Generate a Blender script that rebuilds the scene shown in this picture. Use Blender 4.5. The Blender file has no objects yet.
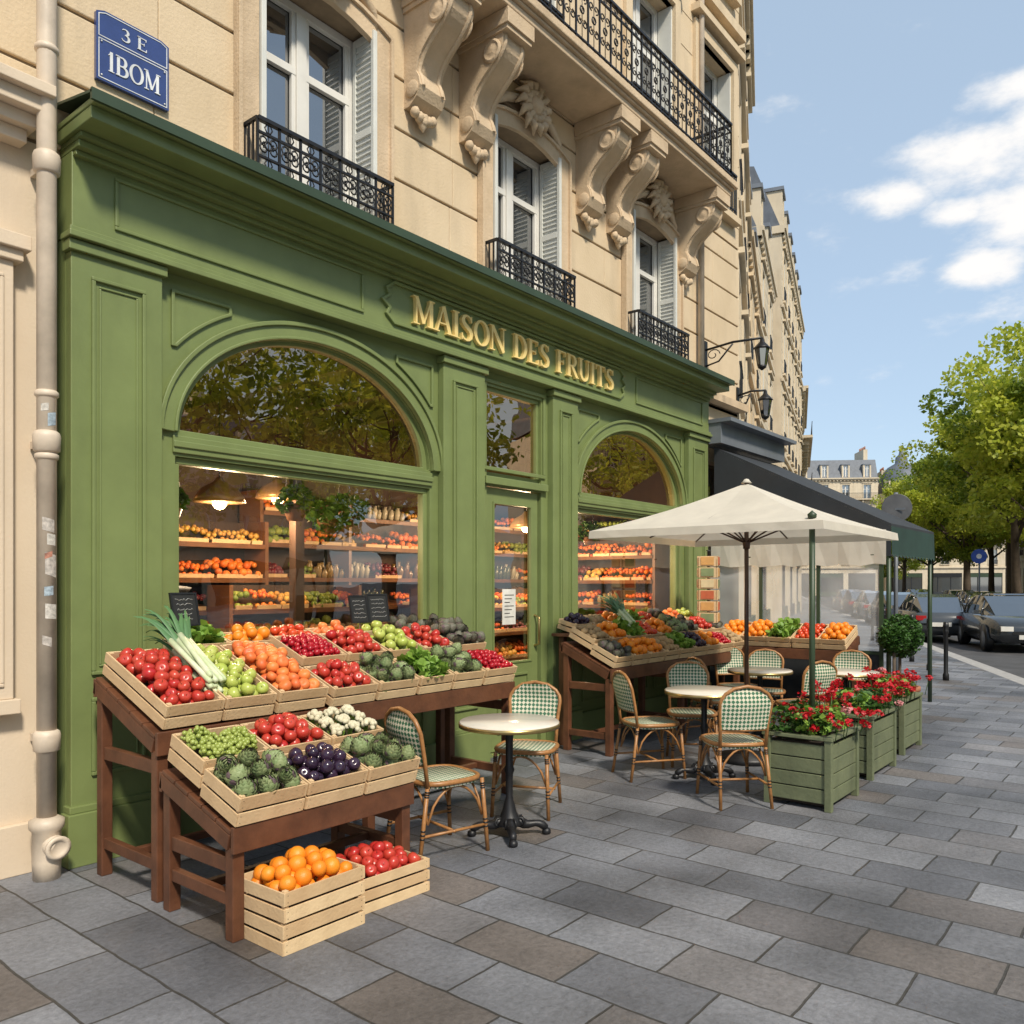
import bpy, math, random
import numpy as np
from mathutils import Matrix, Vector
random.seed(7); np.random.seed(7)
R=math.radians
scene=bpy.context.scene
scene.view_settings.view_transform='Standard'
try: scene.view_settings.look='None'
except: pass
scene.view_settings.exposure=0

# ---------------------------------------------------------------- materials
def nodes(m):
    m.use_nodes=True
    return m.node_tree.nodes, m.node_tree.links
def pm(name,col,rough=.6,col2=None,scale=6,var=.12,bump=0,bscale=60,metal=0,island=False,spec=.5,detail=6,trans=0,coat=0,dirt=0):
    m=bpy.data.materials.new(name); N,L=nodes(m); b=N['Principled BSDF']
    b.inputs['Roughness'].default_value=rough; b.inputs['Metallic'].default_value=metal
    b.inputs['Specular IOR Level'].default_value=spec
    b.inputs['Coat Weight'].default_value=coat
    tc=N.new('ShaderNodeTexCoord')
    mix=N.new('ShaderNodeMix'); mix.data_type='RGBA'
    c=list(col)+[1]
    if col2 is None:
        c2=[min(1,x*(1-2.2*var)) for x in col]+[1]; c=[min(1,x*(1+var)) for x in col]+[1]
    else: c2=list(col2)+[1]
    mix.inputs[6].default_value=c; mix.inputs[7].default_value=c2
    nz=N.new('ShaderNodeTexNoise'); nz.inputs['Scale'].default_value=scale; nz.inputs['Detail'].default_value=detail; nz.inputs['Roughness'].default_value=.6
    L.new(tc.outputs['Object'],nz.inputs['Vector'])
    mr=N.new('ShaderNodeMapRange'); mr.inputs[1].default_value=.3; mr.inputs[2].default_value=.7
    L.new(nz.outputs['Fac'],mr.inputs[0])
    if island:
        g=N.new('ShaderNodeNewGeometry'); a=N.new('ShaderNodeMath'); a.operation='MULTIPLY_ADD'
        a.inputs[1].default_value=.4; L.new(mr.outputs[0],a.inputs[0])
        a2=N.new('ShaderNodeMath'); a2.operation='MULTIPLY'; a2.inputs[1].default_value=.6
        L.new(g.outputs['Random Per Island'],a2.inputs[0]); L.new(a2.outputs[0],a.inputs[2]); L.new(a.outputs[0],mix.inputs[0])
    else: L.new(mr.outputs[0],mix.inputs[0])
    out=mix.outputs[2]
    if dirt>0:
        mp=N.new('ShaderNodeMapping'); mp.inputs['Scale'].default_value=(1.5,1.5,.25); L.new(tc.outputs['Object'],mp.inputs['Vector'])
        n2=N.new('ShaderNodeTexNoise'); n2.inputs['Scale'].default_value=3; n2.inputs['Detail'].default_value=10; L.new(mp.outputs[0],n2.inputs['Vector'])
        r2=N.new('ShaderNodeMapRange'); r2.inputs[1].default_value=.5; r2.inputs[2].default_value=.75; r2.inputs[4].default_value=dirt; L.new(n2.outputs['Fac'],r2.inputs[0])
        m2=N.new('ShaderNodeMix'); m2.data_type='RGBA'; L.new(r2.outputs[0],m2.inputs[0]); L.new(out,m2.inputs[6]); m2.inputs[7].default_value=[x*.35 for x in col]+[1]
        out=m2.outputs[2]
    L.new(out,b.inputs['Base Color'])
    if bump>0:
        nb=N.new('ShaderNodeTexNoise'); nb.inputs['Scale'].default_value=bscale; nb.inputs['Detail'].default_value=5
        L.new(tc.outputs['Object'],nb.inputs['Vector'])
        bp=N.new('ShaderNodeBump'); bp.inputs['Strength'].default_value=bump; bp.inputs['Distance'].default_value=.01
        L.new(nb.outputs['Fac'],bp.inputs['Height']); L.new(bp.outputs[0],b.inputs['Normal'])
    if trans>0:
        t=N.new('ShaderNodeBsdfTranslucent'); L.new(out,t.inputs['Color'])
        ms=N.new('ShaderNodeMixShader'); ms.inputs[0].default_value=trans
        L.new(b.outputs[0],ms.inputs[1]); L.new(t.outputs[0],ms.inputs[2]); L.new(ms.outputs[0],N['Material Output'].inputs[0])
    return m
def emis(name,col,s):
    m=bpy.data.materials.new(name); N,L=nodes(m); b=N['Principled BSDF']
    b.inputs['Base Color'].default_value=(*col,1); b.inputs['Emission Color'].default_value=(*col,1); b.inputs['Emission Strength'].default_value=s
    return m
def glassm(name,ior=1.5,tint=(.9,.92,.9),extra=0.0,gl=(1,1,1)):
    m=bpy.data.materials.new(name); N,L=nodes(m)
    N.remove(N['Principled BSDF'])
    t=N.new('ShaderNodeBsdfTransparent'); t.inputs[0].default_value=(*tint,1)
    g=N.new('ShaderNodeBsdfGlossy'); g.inputs['Roughness'].default_value=.0; g.inputs['Color'].default_value=(*gl,1)
    f=N.new('ShaderNodeFresnel'); f.inputs[0].default_value=ior
    tc=N.new('ShaderNodeTexCoord'); nz=N.new('ShaderNodeTexNoise'); nz.inputs['Scale'].default_value=1.3; L.new(tc.outputs['Object'],nz.inputs[0])
    bp=N.new('ShaderNodeBump'); bp.inputs['Strength'].default_value=.04; bp.inputs['Distance'].default_value=.1; L.new(nz.outputs['Fac'],bp.inputs['Height']); L.new(bp.outputs[0],g.inputs['Normal'])
    a=N.new('ShaderNodeMath'); a.operation='ADD'; a.inputs[1].default_value=extra; L.new(f.outputs[0],a.inputs[0])
    ms=N.new('ShaderNodeMixShader'); L.new(a.outputs[0],ms.inputs[0]); L.new(t.outputs[0],ms.inputs[1]); L.new(g.outputs[0],ms.inputs[2])
    L.new(ms.outputs[0],N['Material Output'].inputs[0]); return m

GREEN=pm('green_paint',(.182,.228,.082),.42,scale=3,var=.06,bump=.08,bscale=40,dirt=.18)
GREEND=pm('green_paint_dark',(.035,.06,.03),.45,scale=3,var=.1,dirt=.2)
STONE=pm('limestone',(.68,.54,.365),.85,col2=(.58,.45,.29),scale=1.6,bump=.35,bscale=45,dirt=.24)
STONE2=pm('limestone_pale',(.68,.58,.43),.85,col2=(.58,.48,.34),scale=1.2,bump=.2,bscale=30,dirt=.22)
STONE3=pm('limestone_carved',(.64,.49,.33),.85,col2=(.52,.39,.25),scale=5,bump=.5,bscale=50,dirt=.3)
JOINT=pm('stone_joint',(.3,.22,.14),.9)
RENDER=pm('cream_render',(.68,.56,.42),.8,col2=(.62,.50,.37),scale=1.5,bump=.15,bscale=60,dirt=.18)
PIPE=pm('pipe_paint',(.66,.55,.43),.5,scale=4,dirt=.45,bump=.1,bscale=20)
IRON=pm('wrought_iron',(.018,.018,.02),.45,metal=.3)
ZINC=pm('zinc',(.2,.22,.25),.5,col2=(.14,.155,.18),scale=2,metal=.2)
SLATE=pm('slate_roof',(.12,.135,.16),.6,scale=3)
WHITEP=pm('white_paint',(.72,.70,.65),.5,scale=4,var=.05)
SHUT=pm('shutter_paint',(.66,.66,.61),.55,scale=4,var=.05)
WINGL=pm('window_glass',(.02,.025,.03),.03,spec=1.0)
WINGL.node_tree.nodes['Principled BSDF'].inputs['IOR'].default_value=2.3
GLASS=glassm('shop_glass',1.6,extra=.11)
GLASSA=glassm('shop_glass_arch',1.6,tint=(.75,.62,.5),extra=.30,gl=(1,.80,.62))
SCREEN=bpy.data.materials.new('clear_plastic'); N,L=nodes(SCREEN)
b=N['Principled BSDF']; b.inputs['Base Color'].default_value=(.78,.80,.82,1); b.inputs['Roughness'].default_value=.15
t=N.new('ShaderNodeBsdfTransparent'); ms=N.new('ShaderNodeMixShader'); ms.inputs[0].default_value=.42
nz=N.new('ShaderNodeTexNoise'); nz.inputs['Scale'].default_value=2.5
mr=N.new('ShaderNodeMapRange'); mr.inputs[1].default_value=.3; mr.inputs[2].default_value=.7; mr.inputs[3].default_value=.25; mr.inputs[4].default_value=.85; L.new(nz.outputs['Fac'],mr.inputs[0]); L.new(mr.outputs[0],ms.inputs[0])
L.new(t.outputs[0],ms.inputs[1]); L.new(b.outputs[0],ms.inputs[2]); L.new(ms.outputs[0],N['Material Output'].inputs[0])
GOLD=pm('gold_leaf',(.97,.72,.28),.4,metal=.12,var=.06,scale=20)
WOODD=pm('stand_wood',(.15,.057,.026),.5,col2=(.075,.028,.013),scale=7,bump=.2,bscale=40,dirt=.35)
CRATE=pm('crate_wood',(.72,.53,.31),.7,col2=(.52,.34,.18),scale=9,island=True,bump=.25,bscale=60,dirt=.2)
BLACK=pm('black_paint',(.012,.012,.013),.4)
BOARD=pm('chalkboard',(.015,.016,.016),.8)
CHALK=pm('chalk',(.6,.6,.58),.9)
CANE=pm('rattan_cane',(.42,.20,.07),.4,col2=(.25,.11,.035),scale=30)
PAPER=pm('paper',(.7,.68,.62),.8)
MARBLE=pm('marble_top',(.74,.69,.60),.18,col2=(.62,.57,.49),scale=5)
BRASS=pm('brass_rim',(.5,.36,.15),.3,metal=.9)
CANV=pm('umbrella_canvas',(.78,.73,.63),.9,scale=5,var=.04,trans=.3)
UPOLE=pm('umbrella_pole',(.07,.035,.02),.4)
SOIL_SHADE=pm('soil_and_gap_shade',(.03,.02,.012),.95,scale=30)
AWN=pm('awning_canvas',(.028,.032,.038),.8,scale=3)
AWNG=pm('awning_valance',(.02,.05,.04),.8,scale=3)
PLANT=pm('planter_paint',(.165,.185,.10),.6,col2=(.11,.13,.07),scale=5,bump=.3,bscale=40,dirt=.45)
BARK=pm('bark',(.12,.09,.065),.9,scale=5,bump=.5,bscale=15)
LEAF1=pm('leaf_light',(.60,.60,.07),.5,col2=(.32,.42,.035),scale=.4,island=True,trans=.5)
LEAF2=pm('leaf_dark',(.26,.34,.03),.5,col2=(.11,.18,.015),scale=.4,island=True,trans=.45)
HERB=pm('herb_leaf',(.06,.15,.02),.5,col2=(.025,.07,.012),scale=8,island=True,trans=.2)
PETAL=pm('petal_red',(.65,.012,.02),.5,col2=(.45,.008,.02),scale=20,island=True,trans=.25)
PETALW=pm('petal_pink',(.7,.3,.3),.5,island=True,trans=.2)
WEAVE=bpy.data.materials.new('woven_rattan'); N,L=nodes(WEAVE); b=N['Principled BSDF']; b.inputs['Roughness'].default_value=.45
tc=N.new('ShaderNodeTexCoord'); mp=N.new('ShaderNodeMapping'); L.new(tc.outputs['UV'],mp.inputs[0])
ck=N.new('ShaderNodeTexChecker'); ck.inputs['Scale'].default_value=1; ck.inputs[1].default_value=(.74,.70,.54,1); ck.inputs[2].default_value=(.05,.17,.09,1)
L.new(mp.outputs[0],ck.inputs[0])
ck2=N.new('ShaderNodeTexChecker'); ck2.inputs['Scale'].default_value=3; L.new(mp.outputs[0],ck2.inputs[0])
mx=N.new('ShaderNodeMix'); mx.data_type='RGBA'; mx.blend_type='MULTIPLY'; mx.inputs[0].default_value=.22
L.new(ck.outputs[0],mx.inputs[6]); L.new(ck2.outputs[0],mx.inputs[7]); L.new(mx.outputs[2],b.inputs[0])
bp=N.new('ShaderNodeBump'); bp.inputs['Strength'].default_value=.5; bp.inputs['Distance'].default_value=.003; L.new(ck2.outputs[1],bp.inputs['Height']); L.new(bp.outputs[0],b.inputs['Normal'])
def paving():
    m=bpy.data.materials.new('stone_paving'); N,L=nodes(m); b=N['Principled BSDF']
    tc=N.new('ShaderNodeTexCoord'); mp=N.new('ShaderNodeMapping'); mp.inputs['Rotation'].default_value=(0,0,R(90)); L.new(tc.outputs['Object'],mp.inputs[0])
    nzd=N.new('ShaderNodeTexNoise'); nzd.inputs['Scale'].default_value=4; nzd.inputs['Detail'].default_value=4; L.new(tc.outputs['Object'],nzd.inputs[0])
    ad=N.new('ShaderNodeMix'); ad.data_type='RGBA'; ad.blend_type='LINEAR_LIGHT'; ad.inputs[0].default_value=.014; L.new(mp.outputs[0],ad.inputs[6]); L.new(nzd.outputs['Color'],ad.inputs[7])
    def brick(c1,c2,off=(0,0,0)):
        k=N.new('ShaderNodeTexBrick'); k.inputs['Scale'].default_value=1; k.inputs['Brick Width'].default_value=.56; k.inputs['Row Height'].default_value=.335
        k.inputs['Mortar Size'].default_value=.006; k.inputs['Mortar Smooth'].default_value=.3; k.inputs['Bias'].default_value=0
        k.inputs[1].default_value=c1; k.inputs[2].default_value=c2; k.inputs[3].default_value=(.055,.052,.048,1); k.offset=.5
        if off!=(0,0,0):
            o=N.new('ShaderNodeVectorMath'); o.inputs[1].default_value=off; L.new(ad.outputs[2],o.inputs[0]); L.new(o.outputs[0],k.inputs[0])
        else: L.new(ad.outputs[2],k.inputs[0])
        return k
    k1=brick((.10,.105,.122,1),(.215,.222,.245,1))
    k2=brick((0,0,0,1),(1,1,1,1),(.56*40,.335*62,0))
    r=N.new('ShaderNodeMapRange'); r.inputs[1].default_value=.74; r.inputs[2].default_value=.95; r.inputs[4].default_value=.8; L.new(k2.outputs[0],r.inputs[0])
    mx=N.new('ShaderNodeMix'); mx.data_type='RGBA'; L.new(k1.outputs[0],mx.inputs[6]); mx.inputs[7].default_value=(.15,.125,.108,1)
    rm=N.new('ShaderNodeMath'); rm.operation='MULTIPLY'; L.new(r.outputs[0],rm.inputs[0])
    om=N.new('ShaderNodeMath'); om.operation='SUBTRACT'; om.inputs[0].default_value=1; L.new(k1.outputs[1],om.inputs[1]); L.new(om.outputs[0],rm.inputs[1])
    L.new(rm.outputs[0],mx.inputs[0])
    n=N.new('ShaderNodeTexNoise'); n.inputs['Scale'].default_value=34; n.inputs['Detail'].default_value=14; n.inputs['Roughness'].default_value=.8; L.new(tc.outputs['Object'],n.inputs[0])
    n3=N.new('ShaderNodeTexNoise'); n3.inputs['Scale'].default_value=1.1; n3.inputs['Detail'].default_value=8; L.new(tc.outputs['Object'],n3.inputs[0])
    s=N.new('ShaderNodeMath'); s.operation='MULTIPLY'; L.new(n.outputs['Fac'],s.inputs[0]); L.new(n3.outputs['Fac'],s.inputs[1])
    mr=N.new('ShaderNodeMapRange'); mr.inputs[1].default_value=.12; mr.inputs[2].default_value=.4; mr.inputs[3].default_value=.4; mr.inputs[4].default_value=1.6; L.new(s.outputs[0],mr.inputs[0])
    ml=N.new('ShaderNodeVectorMath'); ml.operation='SCALE'; L.new(mx.outputs[2],ml.inputs[0]); L.new(mr.outputs[0],ml.inputs['Scale'])
    vo=N.new('ShaderNodeTexVoronoi'); vo.inputs['Scale'].default_value=2.2; L.new(tc.outputs['Object'],vo.inputs['Vector'])
    vr=N.new('ShaderNodeMapRange'); vr.inputs[1].default_value=.035; vr.inputs[2].default_value=.05; vr.inputs[3].default_value=.72; vr.inputs[4].default_value=1; L.new(vo.outputs['Distance'],vr.inputs[0])
    m2=N.new('ShaderNodeVectorMath'); m2.operation='SCALE'; L.new(ml.outputs[0],m2.inputs[0]); L.new(vr.outputs[0],m2.inputs['Scale'])
    L.new(m2.outputs[0],b.inputs[0])
    rr=N.new('ShaderNodeMapRange'); rr.inputs[3].default_value=.36; rr.inputs[4].default_value=.7; L.new(n3.outputs['Fac'],rr.inputs[0]); L.new(rr.outputs[0],b.inputs['Roughness'])
    inv=N.new('ShaderNodeMath'); inv.operation='MULTIPLY_ADD'; inv.inputs[1].default_value=-1; L.new(k1.outputs[1],inv.inputs[0])
    s2=N.new('ShaderNodeMath'); s2.operation='MULTIPLY'; s2.inputs[1].default_value=.8; L.new(n.outputs['Fac'],s2.inputs[0]); 
    s3=N.new('ShaderNodeMath'); s3.operation='MULTIPLY_ADD'; s3.inputs[1].default_value=.35; L.new(k1.outputs[0],s3.inputs[0]); L.new(s2.outputs[0],s3.inputs[2]); L.new(s3.outputs[0],inv.inputs[2])
    bp=N.new('ShaderNodeBump'); bp.inputs['Strength'].default_value=.9; bp.inputs['Distance'].default_value=.014; L.new(inv.outputs[0],bp.inputs['Height']); L.new(bp.outputs[0],b.inputs['Normal'])
    return m
PAVE=paving()
ASPH=pm('asphalt',(.075,.075,.08),.8,scale=2,var=.15,bump=.4,bscale=150)
KERB=pm('granite_kerb',(.38,.37,.36),.7,scale=10,bump=.2)
PAINTW=pm('road_paint',(.7,.7,.68),.7,scale=8,var=.1)

# ---------------------------------------------------------------- mesh builder
class MB:
    def __init__(s): s.v=[];s.f=[];s.m=[];s.s=[];s.mats=[];s.n=0
    def mi(s,mat):
        if mat not in s.mats: s.mats.append(mat)
        return s.mats.index(mat)
    def add(s,V,F,mat,M=None,smooth=False):
        V=np.asarray(V,dtype=float)
        if M is not None:
            A=np.array(M); V=V@A[:3,:3].T+A[:3,3]
        k=s.mi(mat); o=s.n
        s.v.append(V); s.n+=len(V)
        for f in F: s.f.append([i+o for i in f]); s.m.append(k); s.s.append(smooth)
        return o
    def box(s,x0,x1,y0,y1,z0,z1,mat,M=None):
        V=[(x0,y0,z0),(x1,y0,z0),(x1,y1,z0),(x0,y1,z0),(x0,y0,z1),(x1,y0,z1),(x1,y1,z1),(x0,y1,z1)]
        F=[(0,3,2,1),(4,5,6,7),(0,1,5,4),(1,2,6,5),(2,3,7,6),(3,0,4,7)]
        s.add(V,F,mat,M)
    def tube(s,P,r,mat,n=7,M=None,cap=True,closed=False):
        P=[Vector(p) for p in P]; k=len(P); V=[];F=[]
        rr=r if hasattr(r,'__len__') else [r]*k
        up=None
        for i in range(k):
            a=P[(i-1)%k] if (i>0 or closed) else P[i]; b_=P[(i+1)%k] if (i<k-1 or closed) else P[i]
            t=(b_-a); t=t.normalized() if t.length>1e-9 else Vector((0,0,1))
            if up is None:
                up=Vector((0,0,1)) if abs(t.z)<.9 else Vector((1,0,0))
            x=t.cross(up)
            if x.length<1e-5: x=t.cross(Vector((0,1,0)))
            x.normalize(); y=x.cross(t).normalized(); up=y
            for j in range(n):
                a_=2*math.pi*j/n; V.append(P[i]+rr[i]*(math.cos(a_)*x+math.sin(a_)*y))
        for i in range(k if closed else k-1):
            for j in range(n):
                a=i*n+j;b_=i*n+(j+1)%n;c=((i+1)%k)*n+(j+1)%n;d=((i+1)%k)*n+j
                F.append((a,b_,c,d))
        if cap and not closed: F.append(tuple(range(n))[::-1]); F.append(tuple(range((k-1)*n,k*n)))
        s.add([tuple(v) for v in V],F,mat,M,True)
    def lathe(s,prof,mat,n=20,M=None,smooth=True):
        V=[];F=[];k=len(prof)
        for r,z in prof:
            for j in range(n):
                a=2*math.pi*j/n; V.append((r*math.cos(a),r*math.sin(a),z))
        for i in range(k-1):
            for j in range(n): F.append((i*n+j,i*n+(j+1)%n,(i+1)*n+(j+1)%n,(i+1)*n+j))
        F.append(tuple(range(n))[::-1]); F.append(tuple(range((k-1)*n,k*n)))
        s.add(V,F,mat,M,smooth)
    def ribbon(s,P,w,y0,y1,mat,M=None,closed=False):
        k=len(P); ww=w if hasattr(w,'__len__') else [w]*k; V=[];F=[]
        for i in range(k):
            a=P[(i-1)%k] if (i>0 or closed) else P[i]; c=P[(i+1)%k] if (i<k-1 or closed) else P[i]; p=P[i]
            def nn(q,r_):
                dx,dz=r_[0]-q[0],r_[1]-q[1]; l=math.hypot(dx,dz) or 1; return (-dz/l,dx/l)
            n1=nn(a,p) if a!=p else nn(p,c); n2=nn(p,c) if c!=p else nn(a,p)
            nx,nz=n1[0]+n2[0],n1[1]+n2[1]; l=math.hypot(nx,nz) or 1; nx/=l;nz/=l
            mit=1/max(.5,nx*n1[0]+nz*n1[1]); h=ww[i]/2*mit
            V+=[(p[0]+nx*h,y0,p[1]+nz*h),(p[0]-nx*h,y0,p[1]-nz*h),(p[0]+nx*h,y1,p[1]+nz*h),(p[0]-nx*h,y1,p[1]-nz*h)]
        for i in range(k if closed else k-1):
            a=i*4;b_=((i+1)%k)*4
            F+=[(a,b_,b_+1,a+1),(a+2,a+3,b_+3,b_+2),(a,a+2,b_+2,b_),(a+1,b_+1,b_+3,a+3)]
        if not closed: F+=[(0,1,3,2),((k-1)*4,(k-1)*4+2,(k-1)*4+3,(k-1)*4+1)]
        s.add(V,F,mat,M)
    def frame(s,x0,x1,z0,z1,w,y0,y1,mat,M=None):
        s.box(x0,x1,y0,y1,z0,z0+w,mat,M); s.box(x0,x1,y0,y1,z1-w,z1,mat,M)
        s.box(x0,x0+w,y0,y1,z0+w,z1-w,mat,M); s.box(x1-w,x1,y0,y1,z0+w,z1-w,mat,M)
    def obj(s,name,parent=None,bevel=0,M=None):
        me=bpy.data.meshes.new(name)
        V=np.concatenate(s.v) if s.v else np.zeros((0,3))
        me.from_pydata(V.tolist(),[],s.f)
        for m in s.mats: me.materials.append(m)
        me.polygons.foreach_set('material_index',s.m); me.polygons.foreach_set('use_smooth',s.s)
        me.update()
        o=bpy.data.objects.new(name,me); scene.collection.objects.link(o)
        if parent: o.parent=parent
        if M is not None: o.matrix_world=M
        if bevel:
            md=o.modifiers.new('bevel','BEVEL'); md.width=bevel; md.segments=2; md.limit_method='ANGLE'; md.angle_limit=R(50)
        return o
def empty(name,loc=(0,0,0),rz=0):
    e=bpy.data.objects.new(name,None); e.location=loc; e.rotation_euler=(0,0,rz); e.empty_display_size=.2
    scene.collection.objects.link(e); return e
def T(x,y,z): return Matrix.Translation((x,y,z))
def RX(a): return Matrix.Rotation(a,4,'X')
def RY(a): return Matrix.Rotation(a,4,'Y')
def RZ(a): return Matrix.Rotation(a,4,'Z')
def SC(x,y,z): return Matrix.Diagonal((x,y,z,1))
def ell(cx,cz,a,b,t0,t1,n=32):
    return [(cx+a*math.cos(t0+(t1-t0)*i/n),cz+b*math.sin(t0+(t1-t0)*i/n)) for i in range(n+1)]

def plate(name,outer,holes,y0,y1,mat,parent=None,bevel=0):
    cu=bpy.data.curves.new(name,'CURVE'); cu.dimensions='2D'; cu.fill_mode='BOTH'; cu.extrude=(y1-y0)/2
    for P in [outer]+holes:
        sp=cu.splines.new('POLY'); sp.points.add(len(P)-1); sp.use_cyclic_u=True
        for i,(x,z) in enumerate(P): sp.points[i].co=(x,z,0,1)
    tmp=bpy.data.objects.new(name,cu); scene.collection.objects.link(tmp)
    dg=bpy.context.evaluated_depsgraph_get(); me=bpy.data.meshes.new_from_object(tmp.evaluated_get(dg))
    bpy.data.objects.remove(tmp)
    me.transform(T(0,(y0+y1)/2,0)@RX(R(90))); me.materials.clear(); me.materials.append(mat); me.name=name
    for p in me.polygons: p.use_smooth=False
    o=bpy.data.objects.new(name,me); scene.collection.objects.link(o)
    if parent: o.parent=parent
    if bevel:
        md=o.modifiers.new('bevel','BEVEL'); md.width=bevel; md.segments=1; md.limit_method='ANGLE'; md.angle_limit=R(60)
    return o

# ---------------------------------------------------------------- camera
F=4.95
cam=bpy.data.cameras.new('camera'); co=bpy.data.objects.new('camera',cam); scene.collection.objects.link(co)
co.location=(0,0,1.6); co.rotation_euler=(R(90),0,R(39.1-90)); cam.lens=28.9; cam.sensor_width=36; cam.shift_y=.0713; cam.clip_end=3000
scene.camera=co

# ---------------------------------------------------------------- world
SUN_EL=46; sdir=Vector((-.5,-1,0)).normalized()
w=bpy.data.worlds.new('World'); scene.world=w; w.use_nodes=True; N=w.node_tree.nodes; L=w.node_tree.links
bg=N['Background']; bg.inputs[1].default_value=.15
sk=N.new('ShaderNodeTexSky'); sk.sky_type='NISHITA'; sk.sun_disc=False; sk.sun_elevation=R(SUN_EL)
sk.sun_rotation=math.atan2(sdir.x,sdir.y); sk.air_density=1.0; sk.dust_density=.6; sk.ozone_density=1.5
tc=N.new('ShaderNodeTexCoord')
def pdir(u,v): 
    t=(u-512)/822; z=(585-v)/822
    return Vector((.776+.631*t,.631-.776*t,z)).normalized()
acc=None
for (u,v,r,a) in [(990,150,.08,1.),(935,150,.045,.75),(890,200,.045,.9),(1015,88,.055,1.),(985,268,.045,1.),(1030,210,.07,1.),(845,245,.07,.35),(1080,120,.12,1),(955,215,.04,.85),(905,265,.04,.45),(1010,310,.05,.45)]:
    d=N.new('ShaderNodeVectorMath'); d.operation='DISTANCE'; 
    mp=N.new('ShaderNodeVectorMath'); mp.operation='MULTIPLY'; mp.inputs[1].default_value=(1,1,2.1); L.new(tc.outputs['Generated'],mp.inputs[0])
    p=pdir(u,v); L.new(mp.outputs[0],d.inputs[0]); d.inputs[1].default_value=(p.x,p.y,p.z*2.1)
    mr=N.new('ShaderNodeMapRange'); mr.interpolation_type='SMOOTHSTEP'; mr.inputs[1].default_value=r*1.5; mr.inputs[2].default_value=0; mr.inputs[4].default_value=a
    L.new(d.outputs['Value'],mr.inputs[0])
    if acc is None: acc=mr.outputs[0]
    else:
        m=N.new('ShaderNodeMath'); m.operation='MAXIMUM'; L.new(acc,m.inputs[0]); L.new(mr.outputs[0],m.inputs[1]); acc=m.outputs[0]
mp=N.new('ShaderNodeMapping'); mp.inputs['Scale'].default_value=(1,1,2.2); L.new(tc.outputs['Generated'],mp.inputs[0])
nz=N.new('ShaderNodeTexNoise'); nz.inputs['Scale'].default_value=11; nz.inputs['Detail'].default_value=14; nz.inputs['Roughness'].default_value=.6; L.new(mp.outputs[0],nz.inputs[0])
m1=N.new('ShaderNodeMath'); m1.operation='MULTIPLY_ADD'; m1.inputs[1].default_value=.5; L.new(acc,m1.inputs[0]); L.new(nz.outputs['Fac'],m1.inputs[2])
mk=N.new('ShaderNodeMapRange'); mk.interpolation_type='SMOOTHSTEP'; mk.inputs[1].default_value=.58; mk.inputs[2].default_value=.96; L.new(m1.outputs[0],mk.inputs[0])
mixc=N.new('ShaderNodeMix'); mixc.data_type='RGBA'; L.new(mk.outputs[0],mixc.inputs[0]); 
hz=N.new('ShaderNodeMix'); hz.data_type='RGBA'; hz.inputs[0].default_value=.55; L.new(sk.outputs[0],hz.inputs[6]); hz.inputs[7].default_value=(4.3,5.4,6.5,1)
L.new(hz.outputs[2],mixc.inputs[6]); mixc.inputs[7].default_value=(6.9,6.75,6.6,1)
L.new(mixc.outputs[2],bg.inputs[0])
sun=bpy.data.lights.new('sun','SUN'); so=bpy.data.objects.new('sun',sun); scene.collection.objects.link(so)
sun.energy=4.4; sun.angle=R(7); sun.color=(1,.91,.76)
ld=-(sdir*math.cos(R(SUN_EL))+Vector((0,0,math.sin(R(SUN_EL)))))
so.rotation_euler=ld.to_track_quat('-Z','Y').to_euler()

# ---------------------------------------------------------------- ground
mb=MB(); mb.add([(-1500,-1500,-.14),(1500,-1500,-.14),(1500,1500,-.14),(-1500,1500,-.14)],[(0,1,2,3)],ASPH); mb.obj('ground')
kerb=[(-60,-4.2),(2,-4.0),(8,-1.9),(14.6,1.5),(20.8,4.0),(26,6.1),(40,11.6),(60,19.8),(125,45)]
okerb=[(-60,-12),(2,-11.8),(12,-9.5),(29.3,-2.4),(45,4.0),(62,10.9),(130,38)]
def slab(name,edge,back,inner):
    mb=MB(); P=edge+back; n=len(P)
    top=[(x,y,0) for x,y in P]; bot=[(x,y,-.16) for x,y in P]
    mb.add(top+bot,[tuple(range(n)) if inner else tuple(range(n))[::-1]]+[(i,(i+1)%n,n+(i+1)%n,n+i) for i in range(n)],PAVE)
    return mb.obj(name)
slab('pavement',kerb,[(125,60),(-60,60)],True)
slab('pavement',okerb,[(130,-60),(-60,-60)],False)
def kerbs(edge,sgn):
    mb=MB()
    for (a,b_) in zip(edge[:-1],edge[1:]):
        d=Vector((b_[0]-a[0],b_[1]-a[1],0)); l=d.length; d.normalize(); M=T(a[0],a[1],0)@RZ(math.atan2(d.y,d.x)); n=max(1,int(l/1.0)); s=l/n
        for i in range(n):
            if sgn>0: mb.box(i*s+.004,(i+1)*s-.004,-.16,.14,-.139,.005,KERB,M)
            else: mb.box(i*s+.004,(i+1)*s-.004,-.14,.16,-.139,.005,KERB,M)
    mb.obj('kerb',bevel=.01)
kerbs(kerb,1); kerbs(okerb,-1)
mb=MB()
mid=[((a[0]+b_[0])/2,(a[1]+b_[1])/2) for a,b_ in zip([(2,-4),(14.6,1.5),(26,6.1),(40,11.6),(60,19.8),(125,45)],[(5,-11.5),(18,-7),(29.3,-2.4),(45,4.0),(64,11.8),(130,38)])]
for (a,b_) in zip(mid[:-1],mid[1:]):
    l=math.hypot(b_[0]-a[0],b_[1]-a[1]); M=T(a[0],a[1],-.136)@RZ(math.atan2(b_[1]-a[1],b_[0]-a[0])); i=0
    while i*4+2<l: mb.add([(i*4,-.06,0),(i*4+2,-.06,0),(i*4+2,.06,0),(i*4,.06,0)],[(0,1,2,3)],PAINTW,M); i+=1
mb.obj('road_markings')

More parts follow.
